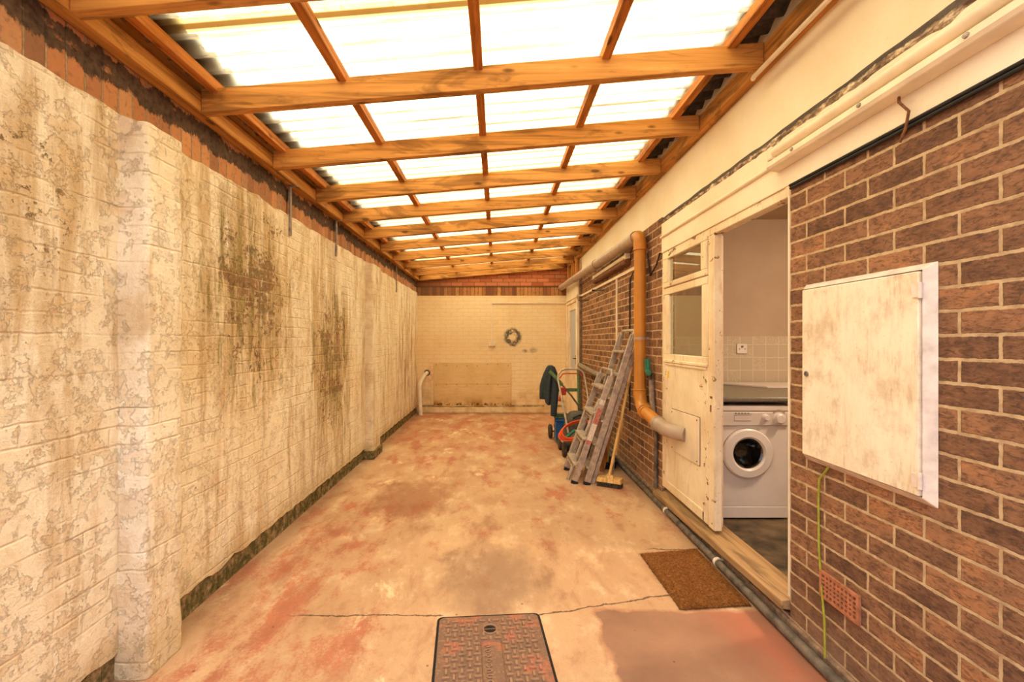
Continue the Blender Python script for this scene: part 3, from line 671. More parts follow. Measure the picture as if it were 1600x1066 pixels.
b = MB(); b.tube([(1.335, .4, 2.775), (1.335, 2.33, 2.775), (1.348, 2.36, 2.782)], .012, 10)
make('ledger_conduit', b, M['whitep'], label='thin pale conduit under the near end of the roof ledger', cat='conduit')
# ------------------------------------------------------------------ fittings on the right wall
def arc(c, a, b_, r, n=8):
    """points of a bend from direction -a to b_ around corner c"""
    c, a, b_ = Vector(c), Vector(a).normalized(), Vector(b_).normalized(); out = []
    for i in range(n + 1):
        t = i / n; out.append((c + a * r) * (1 - t) ** 2 + c * 2 * t * (1 - t) + (c + b_ * r) * t ** 2)
    return out
# orange soil pipe
op = thing('orange_waste_pipe', 'thick orange plastic waste pipe running down brick wall into grey elbow', 'pipe', (1.33, 4.175, .7))
rp = .053
P0 = Vector((1.33, 4.175, 2.39)); P1 = Vector((1.325, 4.15, .79)); P2 = Vector((1.31, 3.50, .705)); P3 = Vector((1.42, 3.37, .695))
b = MB(); b.tube([(1.33, 4.175, 2.32), (1.33, 4.175, .86)], rp, 24); make('downpipe', b, M['orange'], op)
b = MB(); pts = arc(P0, (P1 - P0), (0, 1, 0), .085, 8); b.tube(pts, rp * 1.03, 24)
b.tube([(1.33, 4.175, 2.33), (1.33, 4.175, 2.25)], rp * 1.12, 24); b.torus((1.33, 4.175, 2.25), (0, 0, 1), rp * 1.12, .006, 24); make('top_elbow', b, M['orange'], op)
b = MB(); pts = arc(P1, (0, 0, 1), (P2 - P1), .13, 10); b.tube(pts, rp * 1.03, 24); b.tube([(1.33, 4.175, .87), (1.33, 4.175, .95)], rp * 1.12, 24); b.torus((1.33, 4.175, .95), (0, 0, 1), rp * 1.12, .007, 24); b.torus((1.33, 4.172, .90), (0, 0, 1), rp * 1.13, .006, 24)
d_ = (P2 - P1).normalized(); q = P1 + d_ * .13
b.torus(q, d_, rp * 1.1, .009, 24); b.torus(q + d_ * .05, d_, rp * 1.1, .006, 24); make('lower_elbow', b, M['orange'], op)
b = MB(); b.tube([q, P2 - d_ * .08], rp, 24); make('branch', b, M['orange'], op)
b = MB(); pts = [P2 - d_ * .16] + arc(P2, (P1 - P2), (P3 - P2), .12, 10) + [P3]; b.tube(pts, rp * 1.07, 24); b.torus(P2 - d_ * .16, d_, rp * 1.07, .008, 24); make('grey_elbow', b, M['grey'], op, label='grey plastic elbow entering the door plate')
b = MB(); b.lathe([(rp + .003, -.012), (rp + .005, -.012), (rp + .005, .012), (rp + .003, .012)], (1.33, 4.175, 1.424), (0, 0, 1), 24, True); b.box(1.375, 4.16, 1.412, XR - .001, 4.19, 1.436); make('pipe_clip', b, M['grey'], op)
# grey overhead pipe
gp = thing('grey_overhead_pipe', 'grey plastic pipe running high along right wall to the end wall', 'pipe', (1.3, 6, 2.35))
b = MB(); b.tube([(1.33, 4.262, 2.39), (1.298, 6.0, 2.41), (1.24, 8.735, 2.435)], .055, 24); make('pipe_run', b, M['grey'], gp)
for y in (4.32, 5.9, 7.3): make('coupling', MB().lathe([(.057, -.04), (.062, -.04), (.062, .04), (.057, .04)], (1.33 - (y - 4.2) * .0187, y, 2.39 + (y - 4.2) * .0105), (-.011, 1, .01), 24, True), M['grey'], gp)
for y in (5.0, 6.4): make('wall_bracket', MB().box(1.36, y - .015, 2.385, XR - .001, y + .015, 2.41), M['galv'], gp)
# fluorescent batten fittings
def batten(name, label, y0, y1, zc, rusty):
    t = thing(name, label, 'light fitting', (1.38, (y0 + y1) / 2, zc), 'fluorescent batten fittings')
    x = XR - .006
    b = MB(); prof = [(x, -.045), (x - .052, -.038), (x - .062, -.022), (x - .06, .0), (x - .045, .012), (x, .022)]
    vs = [(px, y, zc + pz) for y in (y0, y1) for px, pz in prof]; n = len(prof)
    b.add(vs, [(i, (i + 1) % n, n + (i + 1) % n, n + i) for i in range(n)] + [tuple(range(n)), tuple(range(n, 2 * n))[::-1]])
    make('channel', b, M['rust'] if rusty else M['plastic'], t, .005)
    b = MB(); b.tube([(x - .032, y0 + .03, zc + .046), (x - .032, y1 - .03, zc + .046)], .026, 16); make('tube', b, M['plastic'], t)
    for y in (y0, y1 - .035): make('end_cap', MB().box(x - .058, y, zc + .01, x, y + .035, zc + .074), M['plastic'], t, .006)
    for k in range(4): make('screw', MB().lathe([(.009, 0), (.008, .006), (0, .008)], (x - .061, y0 + (y1 - y0) * (.12 + .25 * k), zc - .01), (-1, 0, 0), 10), M['galv'], t)
    return t
bl = batten('batten_light', 'long cream batten light on the painted lintel above the brick, running out of view', .72, 2.24, 2.285, False)
b = MB(); b.tube([(1.385, 1.545, 2.24), (1.372, 1.53, 2.215), (1.378, 1.50, 2.17), (1.385, 1.52, 2.12), (1.388, 1.545, 2.085)], .0045, 8); make('hanging_wire', b, M['rust'], bl, label='rusty curled wire')
batten('batten_light', 'rusty batten light below the grey overhead pipe, on the brick', 4.72, 6.35, 2.255, True)
# conduits
b = MB()
for s in ([(1.398, 3.83, 2.285), (1.398, 2.26, 2.285)],): b.tube(s, .011, 10)
make('lintel_conduit', b, M['plastic'], label='thin cream conduit along the lintel to the long batten light', cat='conduit')
c = thing('wall_conduit', 'cream conduit running along brick and end wall with drops', 'conduit', (1.39, 6, 2.1))
b = MB(); b.beam((1.401, 4.3, 2.14), (1.401, 7.44, 2.155), .018, .03, (1, 0, 0)); b.beam((1.326, 7.46, 2.155), (1.326, 8.74, 2.15), .018, .03, (1, 0, 0)); b.box(1.326, 7.43, 2.14, 1.405, 7.452, 2.17); make('side_run', b, M['plastic'], c)
b = MB(); b.box(1.392, 5.235, 1.3, 1.409, 5.27, 2.135); make('side_drop', b, M['plastic'], c)
b = MB(); b.box(-.125, YF - .02, 2.13, 1.325, YF, 2.16); make('end_run', b, M['plastic'], c)
b = MB(); b.box(-.125, YF - .02, 1.37, -.097, YF, 2.13); make('end_drop', b, M['plastic'], c)
b = MB(); b.box(-.165, YF - .05, 1.30, -.04, YF, 1.375); make('socket_box', b, M['plastic'], c, .006)
b = MB(); b.lathe([(0, -.035), (.045, -.035), (.05, -.025), (.05, 0)], (XR, 4.30, 2.11), (1, 0, 0), 20); b.box(1.36, 4.28, 2.03, 1.409, 4.33, 2.09)
make('junction_box', b, M['plastic'], c)
b = MB(); b.tube([(1.375, 4.365, 2.09), (1.385, 4.55, 2.10), (1.40, 4.72, 2.06), (1.402, 4.74, 1.9), (1.402, 4.74, .66)], .007, 8)
make('black_cable', b, M['black'], label='black cable hanging down brick wall behind the orange pipe', cat='cable')
b = MB(); b.tube([(1.402, 3.86, 2.16), (1.39, 3.92, 2.06), (1.402, 4.1, 2.0), (1.38, 4.12, 2.2)], .007, 8)
make('black_cable', b, M['black'], label='short black cable looping from the lintel end towards orange pipe', cat='cable')
b = MB()
for k, (x, z) in enumerate(((1.398, 2.143), (1.401, 2.13))): b.tube([(x, YB + .1, z), (x, .8, z + .003), (x - .002, 1.6, z - .003), (x, 2.14, z)], .007, 8)
make('cable_pair', b, M['black'], label='pair of black cables clipped under the lintel above the brick', cat='cable')
for y in (6.9, 5.9):
    b = MB(); b.tube([(XR, y, 2.07 if y < 6.5 else 2.03), (1.25, y + .02, 2.07 if y < 6.5 else 2.03)], .011, 8); b.lathe([(.02, 0), (.02, .006), (0, .006)], (XR, y, 2.07 if y < 6.5 else 2.03), (-1, 0, 0), 12)
    make('wall_bracket', b, M['dark'], label='dark iron peg sticking out of the brick %s' % ('nearer the ladders' if y < 6.5 else 'beside the far door'), cat='bracket', group='iron pegs in the brick wall')
b = MB(); b.tube([(1.36, 7.40, 1.0), (1.355, 6.6, .965), (1.36, 5.6, .93)], .04, 16); make('low_drain_pipe', b, M['lag'], label='old grey lagged pipe running at waist height along brick', cat='pipe')
# tap
tp = thing('outside_tap', 'outside tap with green hose connectors on lagged pipe beside orange pipe', 'tap', (1.38, 4.02, .75))
b = MB(); b.tube([(1.385, 4.03, 1.05), (1.38, 4.0, .9), (1.385, 3.97, .735)], .024, 14); make('lagged_pipe', b, M['lag'], tp)
b = MB(); b.tube([(1.40, 4.03, 1.09), (1.34, 4.03, 1.10)], .017, 12); b.tube([(1.375, 4.03, 1.05), (1.37, 4.03, 1.13)], .02, 12); b.box(1.34, 3.985, 1.12, 1.38, 4.06, 1.135); b.tube([(1.40, 4.03, 1.02), (1.40, 4.03, 1.1)], .018, 10); make('tap_body', b, M['brass'], tp)
b = MB(); b.tube([(1.355, 4.075, 1.13), (1.355, 4.075, 1.235)], .017, 12); b.tube([(1.36, 4.03, 1.13), (1.36, 4.03, 1.24)], .015, 12); b.tube([(1.35, 4.03, 1.125), (1.335, 3.95, 1.12)], .024, 12); make('hose_connector', b, M['tapgreen'], tp)
b = MB(); b.box(1.365, 3.945, .725, 1.408, 3.99, .745); make('pipe_clip', b, M['galv'], tp)
b = MB(); b.tube([(1.392, 3.93, .60), (1.392, 3.93, .12)], .017, 12); b.tube([(1.392, 3.93, .58), (1.385, 3.9, .62), (1.36, 3.86, .635)], .017, 12); make('dark_downpipe', b, M['dark'], label='dark thin pipe beside the foot of the glazed door', cat='pipe')
b = MB(); b.tube([(1.372, 7.3, .024), (1.372, 5.2, .024), (1.37, 3.9, .025), (1.367, 2.8, .026), (1.369, 1.8, .025), (1.366, .9, .024), (1.37, -.9, .024)], .023, 14)
bp = make('floor_pipe', b, M['dark'], label='dark pipe lying along the floor at foot of right wall', cat='pipe')
for y in (3.62, 2.78):
    b = MB(); b.lathe([(.024, -.012), (.029, -.012), (.029, .012), (.024, .012)], (1.369, y, .0258), (0, 1, 0), 16, True); b.box(1.385, y - .012, .03, 1.397, y + .012, .045)
    make('pipe_clip', b, M['whitep'], bp)
# meter box
mb_ = thing('meter_box', 'large weathered white meter box on the brick wall', 'meter box', (1.4, 1.73, .87))
b = MB(); o_ = [(1.43, .863), (2.045, .863), (2.045, 1.655), (1.43, 1.655)]; i_ = [(1.455, .89), (2.018, .89), (2.018, 1.632), (1.455, 1.632)]
vs = [(XR - .002, y, z) for y, z in o_] + [(1.378, y, z) for y, z in i_] + [(1.40, y, z) for y, z in i_]
b.add(vs, [(k, (k + 1) % 4, 4 + (k + 1) % 4, 4 + k) for k in range(4)] + [(4 + k, 4 + (k + 1) % 4, 8 + (k + 1) % 4, 8 + k) for k in range(4)] + [(8, 9, 10, 11)])
make('frame', b, M['meterf'], mb_, .003)
b = MB(); b.box(1.371, 1.459, .893, 1.39, 2.016, 1.628); dr = make('door', b, M['meter'], mb_, .004)
for z in (.945, 1.565):
    b = MB(); b.box(1.366, 1.448, z - .022, 1.376, 1.478, z + .022); b.tube([(1.37, 1.452, z - .026), (1.37, 1.452, z + .026)], .007, 10); make('hinge', b, M['meterf'], dr)
b = MB(); b.lathe([(.012, 0), (.012, .005), (.006, .006), (.006, .001), (0, .001)], (1.371, 1.985, 1.255), (-1, 0, 0), 18); make('lock', b, M['galv'], dr)
b = MB(); b.tube([(1.395, 1.885, .87), (1.396, 1.905, .845), (1.398, 1.945, .80), (1.402, 1.955, .72), (1.402, 1.953, .5), (1.40, 1.935, .35), (1.395, 1.91, .2), (1.39, 1.90, .055)], .0045, 8)
make('earth_cable', b, M['wire'], label='yellow and green earth cable hanging from the meter box', cat='cable')
# air brick
ab = thing('air_brick', 'terracotta air brick with square holes low in the brick wall', 'air brick', (XR, 1.84, .295))
b = MB(); y0, y1, z0, z1 = 1.733, 1.943, .297, .41; b.box(1.4078, y0 + .002, z0 + .002, 1.4095, y1 - .002, z1 - .002); make('cavity', b, M['void'], ab)
b = MB(); ny, nz = 9, 5; fr = .012; py = (y1 - y0 - 2 * fr) / ny; pz = (z1 - z0 - 2 * fr) / nz; w = .0048
b.box(1.396, y0, z0, 1.408, y1, z0 + fr); b.box(1.396, y0, z1 - fr, 1.408, y1, z1); b.box(1.396, y0, z0 + fr, 1.408, y0 + fr, z1 - fr); b.box(1.396, y1 - fr, z0 + fr, 1.408, y1, z1 - fr)
for k in range(1, ny): yy = y0 + fr + k * py; b.box(1.398, yy - w, z0 + fr, 1.408, yy + w, z1 - fr)
for k in range(1, nz): zz = z0 + fr + k * pz; b.box(1.3975, y0 + fr, zz - w * .8, 1.408, y1 - fr, zz + w * .8)
make('grille', b, M['terra'], ab)

# ------------------------------------------------------------------ end wall fittings
b = MB(); b.box(-1.238, YF - .022, .125, .275, YF - .001, .975); bo = make('wall_board', b, M['board'], bevel=.003, label='large tan wooden board fixed low on the painted end wall', cat='board')
for k in range(8):
    for z in (.17, .55, .93): make('screw', MB().lathe([(.009, 0), (.007, .003), (0, .004)], (-1.19 + k * .2, YF - .022, z + R.uniform(-.02, .02)), (0, -1, 0), 8), M['rust'], bo)
wp = thing('white_drain_pipe', 'white plastic pipe bending down from hole in far left corner', 'pipe', (-1.47, 8.5, 0))
b = MB(); b.tube([(-1.37, 8.74, .78), (-1.40, 8.66, .75)] + arc((-1.475, 8.5, .585), (.075, .16, .165), (0, -.02, -.5), .07, 6) + [(-1.44, 8.42, .0)], .037, 16); make('pipe_run', b, M['whitep'], wp)
b = MB(); b.lathe([(0, .004), (.055, .004), (.062, 0)], (-1.37, YF, .78), (0, -1, 0), 20); make('pipe_hole', b, M['dark'], wp)

# ------------------------------------------------------------------ manhole cover (turned slightly), door mat
mh = thing('manhole_cover', 'rust brown cast iron manhole cover set in the floor', 'manhole cover', (-.02, 1.965, 0))
a = .075; ca, sa = math.cos(a), math.sin(a)
def mp(u, v, z): return (-.02 + u * ca - v * sa, 1.965 + u * sa + v * ca, z)
def mbox(m, u0, v0, u1, v1, z0, z1, top=.003):
    t = top; m.hexa([mp(u0, v0, z0), mp(u1, v0, z0), mp(u1, v1, z0), mp(u0, v1, z0), mp(u0 + t, v0 + t, z1), mp(u1 - t, v0 + t, z1), mp(u1 - t, v1 - t, z1), mp(u0 + t, v1 - t, z1)])
W, L = .247, .31
def rrect(w, l, r, z, n=5):
    o = []
    for cx, cy, a0 in ((w - r, l - r, 0), (-w + r, l - r, PI / 2), (-w + r, -l + r, PI), (w - r, -l + r, 1.5 * PI)):
        o += [mp(cx + r * math.cos(a0 + PI / 2 * i / n), cy + r * math.sin(a0 + PI / 2 * i / n), z) for i in range(n + 1)]
    return o
b = MB(); l0 = rrect(W + .012, L + .012, .03, -.01); l1 = rrect(W + .012, L + .012, .03, .0015); n = len(l0); b.add(l0 + l1, [tuple(range(n))[::-1], tuple(range(n, 2 * n))] + [(i, (i + 1) % n, n + (i + 1) % n, n + i) for i in range(n)])
make('gap', b, M['void'], mh, label='dark dirt-filled joint around the cover')
b = MB(); l0 = rrect(W, L, .025, -.008); l1 = rrect(W, L, .025, .004); b.add(l0 + l1, [tuple(range(n))[::-1], tuple(range(n, 2 * n))] + [(i, (i + 1) % n, n + (i + 1) % n, n + i) for i in range(n)])
make('plate', b, M['cover'], mh)
b = MB(); s = .0335
for i in range(-7, 8):
    for j in range(-9, 10):
        u, v = i * s, j * s
        if abs(u) > W - .018 or abs(v) > L - .02: continue
        if -.052 < u < .052 and v < .125 and v > -.2: continue
        if math.hypot(u - .0, v - .205) < .045: continue
        if (i + j) % 2: mbox(b, u - .0155, v - .0062, u + .0155, v + .0062, .003, .0105, .0015)
        else: mbox(b, u - .0065, v - .0145, u + .0065, v + .0145, .003, .0105, .0015)
make('raised_bars', b, M['cover'], mh)
b = MB()
for (u0, v0, u1, v1) in ((-.05, -.2, -.044, .12), (.044, -.2, .05, .12), (-.044, .114, .044, .12), (-.044, -.2, .044, -.194)): mbox(b, u0, v0, u1, v1, .003, .009)
make('panel_border', b, M['cover'], mh)
b = MB()                                            # worn raised lettering running up the panel; only C, O and S shapes can still be made out
def ring_letter(u, v, gap):
    for k in range(10):
        if gap is not None and k in gap: continue
        t0 = 2 * PI * k / 10; c0 = (u + .011 * math.sin(t0), v + .009 * math.cos(t0)); mbox(b, c0[0] - .0035, c0[1] - .0035, c0[0] + .0035, c0[1] + .0035, .003, .0085, .0008)
for k, gp_ in enumerate(((1, 0, 9), None, (2, 3), (7, 8), (0, 5), (3,), (1, 6), (2, 7), (2, 7))): ring_letter(-.018, -.165 + k * .031, gp_)
make('worn_lettering', b, M['cover'], mh)
b = MB(); b.torus(mp(0, .205, .004), (0, 0, 1), .034, .005, 28); make('keyhole_rim', b, M['cover'], mh)
b = MB(); b.lathe([(.032, .0042), (.0, .0046)], mp(0, .205, 0), (0, 0, 1), 24); make('keyhole', b, M['void'], mh)
b = MB(); mbox(b, -.03, .202, .03, .209, .0035, .0065, .001); make('keyhole_bar', b, M['iron'], mh)

dm = thing('door_mat', 'worn brown coir door mat on the floor by the threshold', 'door mat', (1.12, 2.6, 0))
C4 = [Vector((1.0, 2.345)), Vector((1.372 - .03, 2.40)), Vector((1.345 - .02, 3.0)), Vector((.935, 2.965))]
C4 = [Vector((.945, 2.325)), Vector((1.335, 2.375)), Vector((1.33, 3.02)), Vector((.945, 2.975))]
C4[0] = Vector(((1063 - 777) / 700 * 2.33, 2.33)); C4[1] = Vector(((1183 - 777) / 700 * 2.365, 2.365)); C4[2] = Vector(((1089 - 777) / 700 * 3.0, 3.0)); C4[3] = Vector(((1000 - 777) / 700 * 2.935, 2.935))
C4[1].x = min(C4[1].x, 1.342); C4[2].x = min(C4[2].x, 1.342)
def mq(u, v):
    p = C4[0] * (1 - u) * (1 - v) + C4[1] * u * (1 - v) + C4[2] * u * v + C4[3] * (1 - u) * v; return p
def f(u, v):
    p = mq(u, v); e = min(u, 1 - u, v, 1 - v); h = .016 * min(1, e / .03) ** .5 + mnoise.noise(Vector((p.x * 60, p.y * 60, 0))) * .0025 + mnoise.noise(Vector((p.x * 9, p.y * 9, 4))) * .002
    if abs(u - .62) < .012 or abs(u - .78) < .01: h -= .0035
    jx = .004 * mnoise.noise(Vector((p.y * 50, 3, 0))) if u in (0, 1) else 0; jy = .006 * mnoise.noise(Vector((p.x * 50, 7, 0))) if v in (0, 1) else 0
    return (p.x + jx, p.y + jy, max(.001, h))
b = MB(); b.grid(f, 70, 110); make('pile', b, M['coir'], dm, fix=False)
b = MB()
for k in range(5200):
    if k < 3900: u, v = R.random(), R.random(); z0 = .012
    else:
        v = R.choice((0., 0., 1.)) if R.random() < .7 else R.random(); u = R.random() if v in (0., 1.) else R.choice((0., 1.)); z0 = .004
    p = mq(u, v); an = R.uniform(0, 2 * PI); l = R.uniform(.006, .014) if k < 3900 else R.uniform(.008, .026)
    dx, dy = math.cos(an) * l, math.sin(an) * l; wx, wy = -math.sin(an) * .0009, math.cos(an) * .0009; zt = z0 + R.uniform(.0, .011) if k < 3900 else R.uniform(.001, .01)
    if p.x + dx > 1.345: dx = -abs(dx)
    b.add([(p.x - wx, p.y - wy, z0), (p.x + wx, p.y + wy, z0), (p.x + dx, p.y + dy, zt)], [(0, 1, 2)])
make('loose_fibres', b, M['coir'], dm, fix=False, kind='stuff')

# ------------------------------------------------------------------ washing machine, worktop, kitchen bits
wm = thing('washing_machine', 'white front loading washing machine under the worktop inside the kitchen', 'washing machine', (1.85, 3.7, .085))
X0, X1, Yw, Zb, Zt = 1.549, 2.139, 3.30, .085, .925
cx, cz = 1.838, .575
def holed(m, x0, x1, z0, z1, y, r, n=48):
    vs = []; 
    for k in range(n):
        a_ = 2 * PI * k / n; c_, s_ = math.cos(a_), math.sin(a_)
        vs.append((cx + r * c_, y, cz + r * s_))
    sq = []
    for k in range(n):
        a_ = 2 * PI * k / n; c_, s_ = math.cos(a_), math.sin(a_)
        tx = ((x1 - cx) if c_ > 0 else (cx - x0)) / max(abs(c_), 1e-6); tz = ((z1 - cz) if s_ > 0 else (cz - z0)) / max(abs(s_), 1e-6)
        tt = min(tx, tz); sq.append([cx + tt * c_, y, cz + tt * s_])
    for X_, Z_ in ((x0, z0), (x1, z0), (x0, z1), (x1, z1)):
        k = min(range(n), key=lambda i: (sq[i][0] - X_) ** 2 + (sq[i][2] - Z_) ** 2); sq[k] = [X_, y, Z_]
    m.add(vs + [tuple(s_) for s_ in sq], [(k, (k + 1) % n, n + (k + 1) % n, n + k) for k in range(n)])
zk, zp = .185, .775
b = MB(); holed(b, X0, X1, zk, zp, Yw, .148); make('front_panel', b, M['white'], wm, fix=False)
b = MB(); b.box(X0, Yw + .004, zp, X1, Yw + .55, Zt - .045); b.box(X0, Yw + .001, zk, X0 + .02, Yw + .55, zp); b.box(X1 - .02, Yw + .001, zk, X1, Yw + .55, zp); b.box(X0, Yw + .36, Zb + .02, X1, Yw + .55, zp); b.box(X0, Yw + .03, Zb + .015, X1, Yw + .36, zk); make('cabinet', b, M['white'], wm)
b = MB(); b.box(X0 - .002, Yw - .012, Zt - .043, X1 + .002, Yw + .55, Zt); make('lid', b, M['white'], wm, .01)
b = MB(); b.box(X0, Yw - .015, zp + .003, X1, Yw + .003, Zt - .046); cp = make('control_panel', b, M['panelw'], wm, .005)
for kx, kz, kr in ((1.965, .84, .021), (2.065, .832, .036)):
    b = MB(); b.lathe([(kr * 1.25, 0), (kr * 1.2, .006), (kr, .007), (kr * .93, .028), (kr * .8, .032), (0, .032)], (kx, Yw - .015, kz), (0, -1, 0), 28); make('knob', b, M['white'], cp)
b = MB(); b.add([(2.065 + r_ * math.cos(t_), Yw - .0158, .838 + r_ * math.sin(t_)) for t_ in [PI * (.2 + .6 * i / 10) for i in range(11)] for r_ in (.045, .058)], [(2 * i, 2 * i + 1, 2 * i + 3, 2 * i + 2) for i in range(10)]); make('dial_marking', b, M['grey'], cp)
b = MB()
for k in range(5): b.box(1.742 + k * .023, Yw - .0162, .866, 1.756 + k * .023, Yw - .0148, .874)
make('dark_badge', b, M['dark'], cp)
b = MB(); b.box(1.738, Yw - .019, .815, 1.862, Yw - .014, .856); make('drawer_handle', b, M['panelw'], cp, .003)
b = MB(); b.box(1.738, Yw - .0195, .8555, 1.862, Yw - .0145, .8585); make('drawer_gap', b, M['dark'], cp)
b = MB(); b.box(X0, Yw - .004, Zb + .012, X1, Yw + .03, zk - .004); make('kick_panel', b, M['white'], wm, .004)
dr = make('porthole_door', MB().lathe([(.182, -.001), (.182, .02), (.172, .03), (.125, .033), (.112, .022), (.112, .0)], (cx, Yw, cz), (0, -1, 0), 56), M['white'], wm)
b = MB(); b.lathe([(.1845, .0015), (.183, .0035), (.1825, .001)], (cx, Yw, cz), (0, -1, 0), 56); make('door_gasket', b, M['dark'], dr)
b = MB(); b.lathe([(.113, .012), (.1, .004), (.075, -.06), (.05, -.085), (0, -.09)], (cx, Yw, cz), (0, -1, 0), 48); make('glass_bowl', b, M['bowl'], dr)
b = MB(); b.lathe([(.15, -.002), (.15, -.02), (.2, -.06), (.2, -.33), (.0, -.33)], (cx, Yw, cz), (0, -1, 0), 40); make('drum', b, M['steel'], wm)
b = MB()
def f(u, v):
    th, ph = 2 * PI * u, PI * v; r_ = .1 + .03 * mnoise.fractal(Vector((math.cos(th) * 2.5, math.sin(th) * 2.5, ph * 2)), 1, 2, 3)
    return (cx + 1.25 * r_ * math.sin(ph) * math.cos(th), Yw + .19 + .7 * r_ * math.sin(ph) * math.sin(th), cz - .1 + r_ * math.cos(ph))
b.grid(f, 40, 22); make('laundry', b, M['laundry'], label='grey laundry lying inside the washing machine drum', cat='laundry')
wt = thing('kitchen_worktop', 'grey kitchen worktop above the washing machine', 'worktop', (2.4, 3.8, .95))
b = MB(); b.box(1.54, 3.27, .952, 3.9, 4.349, .99); make('worktop_slab', b, M['worktop'], wt, .012)
b = MB(); b.add([(2.02, 4.30, .992), (2.35, 3.9, .992), (3.4, 3.9, .992), (3.4, 4.3, .992), (2.02, 4.30, 1.004), (2.35, 3.9, 1.004), (3.4, 3.9, 1.004), (3.4, 4.3, 1.004)], [(3, 2, 1, 0), (4, 5, 6, 7), (0, 1, 5, 4), (1, 2, 6, 5), (2, 3, 7, 6), (3, 0, 4, 7)])
make('drainer', b, M['panelw'], label='white draining board lying on the grey worktop', cat='draining board')
make('end_support', MB().box(2.2, 3.32, .085, 2.24, 4.34, .951), M['white'], wt); make('end_support', MB().box(3.8, 3.32, .085, 3.84, 4.34, .951), M['white'], wt)
ks = thing('wall_socket', 'white double wall socket on the kitchen tiles', 'socket', (2.367, 4.345, 1.3))
b = MB(); b.box(2.32, 4.335, 1.278, 2.42, 4.35, 1.372); make('socket_plate', b, M['white'], ks, .005)
b = MB()
for q_ in (2.343, 2.397): b.box(q_ - .004, 4.333, 1.318, q_ + .004, 4.336, 1.328)
b.box(2.36, 4.332, 1.335, 2.38, 4.336, 1.355); make('switch', b, M['dark'], ks)
kl = thing('added_kitchen_light', 'unseen round ceiling light added to brighten the kitchen', 'ceiling light', (2.9, 2.6, 2.55))  # out of view, added only to light the kitchen
def m_lamp():
    t = NT('added_light_glow'); e = t.n('Emission'); e.inputs[0].default_value = (1, .76, .54, 1); e.inputs[1].default_value = 190.; t.link(e.outputs[0], t.out.inputs[0]); return t.m
M['lamp'] = m_lamp()
b = MB(); b.lathe([(.17, 0), (.17, .03), (.165, .03)], (2.9, 2.6, 2.58), (0, 0, -1), 32); make('base', b, M['white'], kl)
b = MB(); b.lathe([(.16, .03), (.155, .06), (.11, .085), (0, .095)], (2.9, 2.6, 2.58), (0, 0, -1), 32); make('added_light_dome', b, M['lamp'], kl)

# ------------------------------------------------------------------ ladders, broom, tools by the right wall
def stile(m, p, q, yw=.024, d=.058): m.beam(p, q, yw, d, (0, 1, 0))
def at(p, q, t): return Vector(p).lerp(Vector(q), t)
# shorter step ladder (front of the stack)
sl = thing('step_ladder', 'folded aluminium step ladder in front, red and white sticker on its rail', 'step ladder', (.77, 4.6, 0), 'aluminium step ladders leaning on the brick')
A, B = (.752, 4.395, .0), (1.115, 4.395, 1.05); A2, B2 = (.752, 4.85, .0), (1.115, 4.85, 1.05)
b = MB(); stile(b, A, B); make('front_rail', b, M['alu'], sl, .004)
b = MB(); stile(b, A2, B2); make('front_rail', b, M['alu'], sl, .004)
b = MB(); p_ = Vector(B) + Vector((.012, 0, .03)); b.tube([Vector(B), p_, p_ + Vector((.008, .03, .03)), p_ + Vector((.008, .42, .03)), p_ + Vector((0, .455, 0)), Vector(B2)], .014, 10); make('top_hoop', b, M['alu'], sl)
for k in range(4):
    t_ = .17 + .24 * k; p = at(A, B, t_); q = at(A2, B2, t_); b = MB(); b.hexa([(p.x - .06, p.y + .013, p.z - .012), (p.x + .03, p.y + .013, p.z - .012), (q.x + .03, q.y - .013, q.z - .012), (q.x - .06, q.y - .013, q.z - .012), (p.x - .06, p.y + .013, p.z + .012), (p.x + .03, p.y + .013, p.z + .012), (q.x + .03, q.y - .013, q.z + .012), (q.x - .06, q.y - .013, q.z + .012)]); make('tread', b, M['alu'], sl, .004)
# its support frame, folded against the front with curved tops
for nm, y in (('n', 4.52), ('f', 4.90)):
    b = MB(); p = Vector((.712 if nm == 'n' else .735, y, 0)); q = Vector((1.0, y, .735)); b.tube([p, q, q + Vector((.03, 0, .06)), q + Vector((.075, 0, .085)), q + Vector((.12, 0, .08))], .021, 10); make('support_rail', b, M['alu'], sl)
for t_ in (.16, .5, .85):
    b = MB(); p = at((.72, 4.52, 0), (1.0, 4.52, .735), t_); b.tube([p, p + Vector((.01, .38, 0))], .012, 8); make('cross_bar', b, M['alu'], sl)
p, q = Vector(A), Vector(B); dd = (q - p).normalized()
def sticker(t0, t1, mat, nm):
    m = MB(); m.beam(p + dd * t0 + Vector((0, -.0125, 0)), p + dd * t1 + Vector((0, -.0125, 0)), .0015, .05, (0, 1, 0)); make(nm, m, mat, sl)
sticker(.62, .78, M['stickr'], 'red_sticker'); sticker(.45, .62, M['stickw'], 'pale_sticker'); sticker(.41, .45, M['stickr'], 'red_sticker'); sticker(.82, .87, M['stickw'], 'pale_sticker')
for p_, y in ((A, 4.395), (A2, 4.85)):
    b = MB(); b.beam(Vector(p_), Vector(p_) + dd * .03, .03, .066, (0, 1, 0)); make('rubber_foot', b, M['black'], sl)
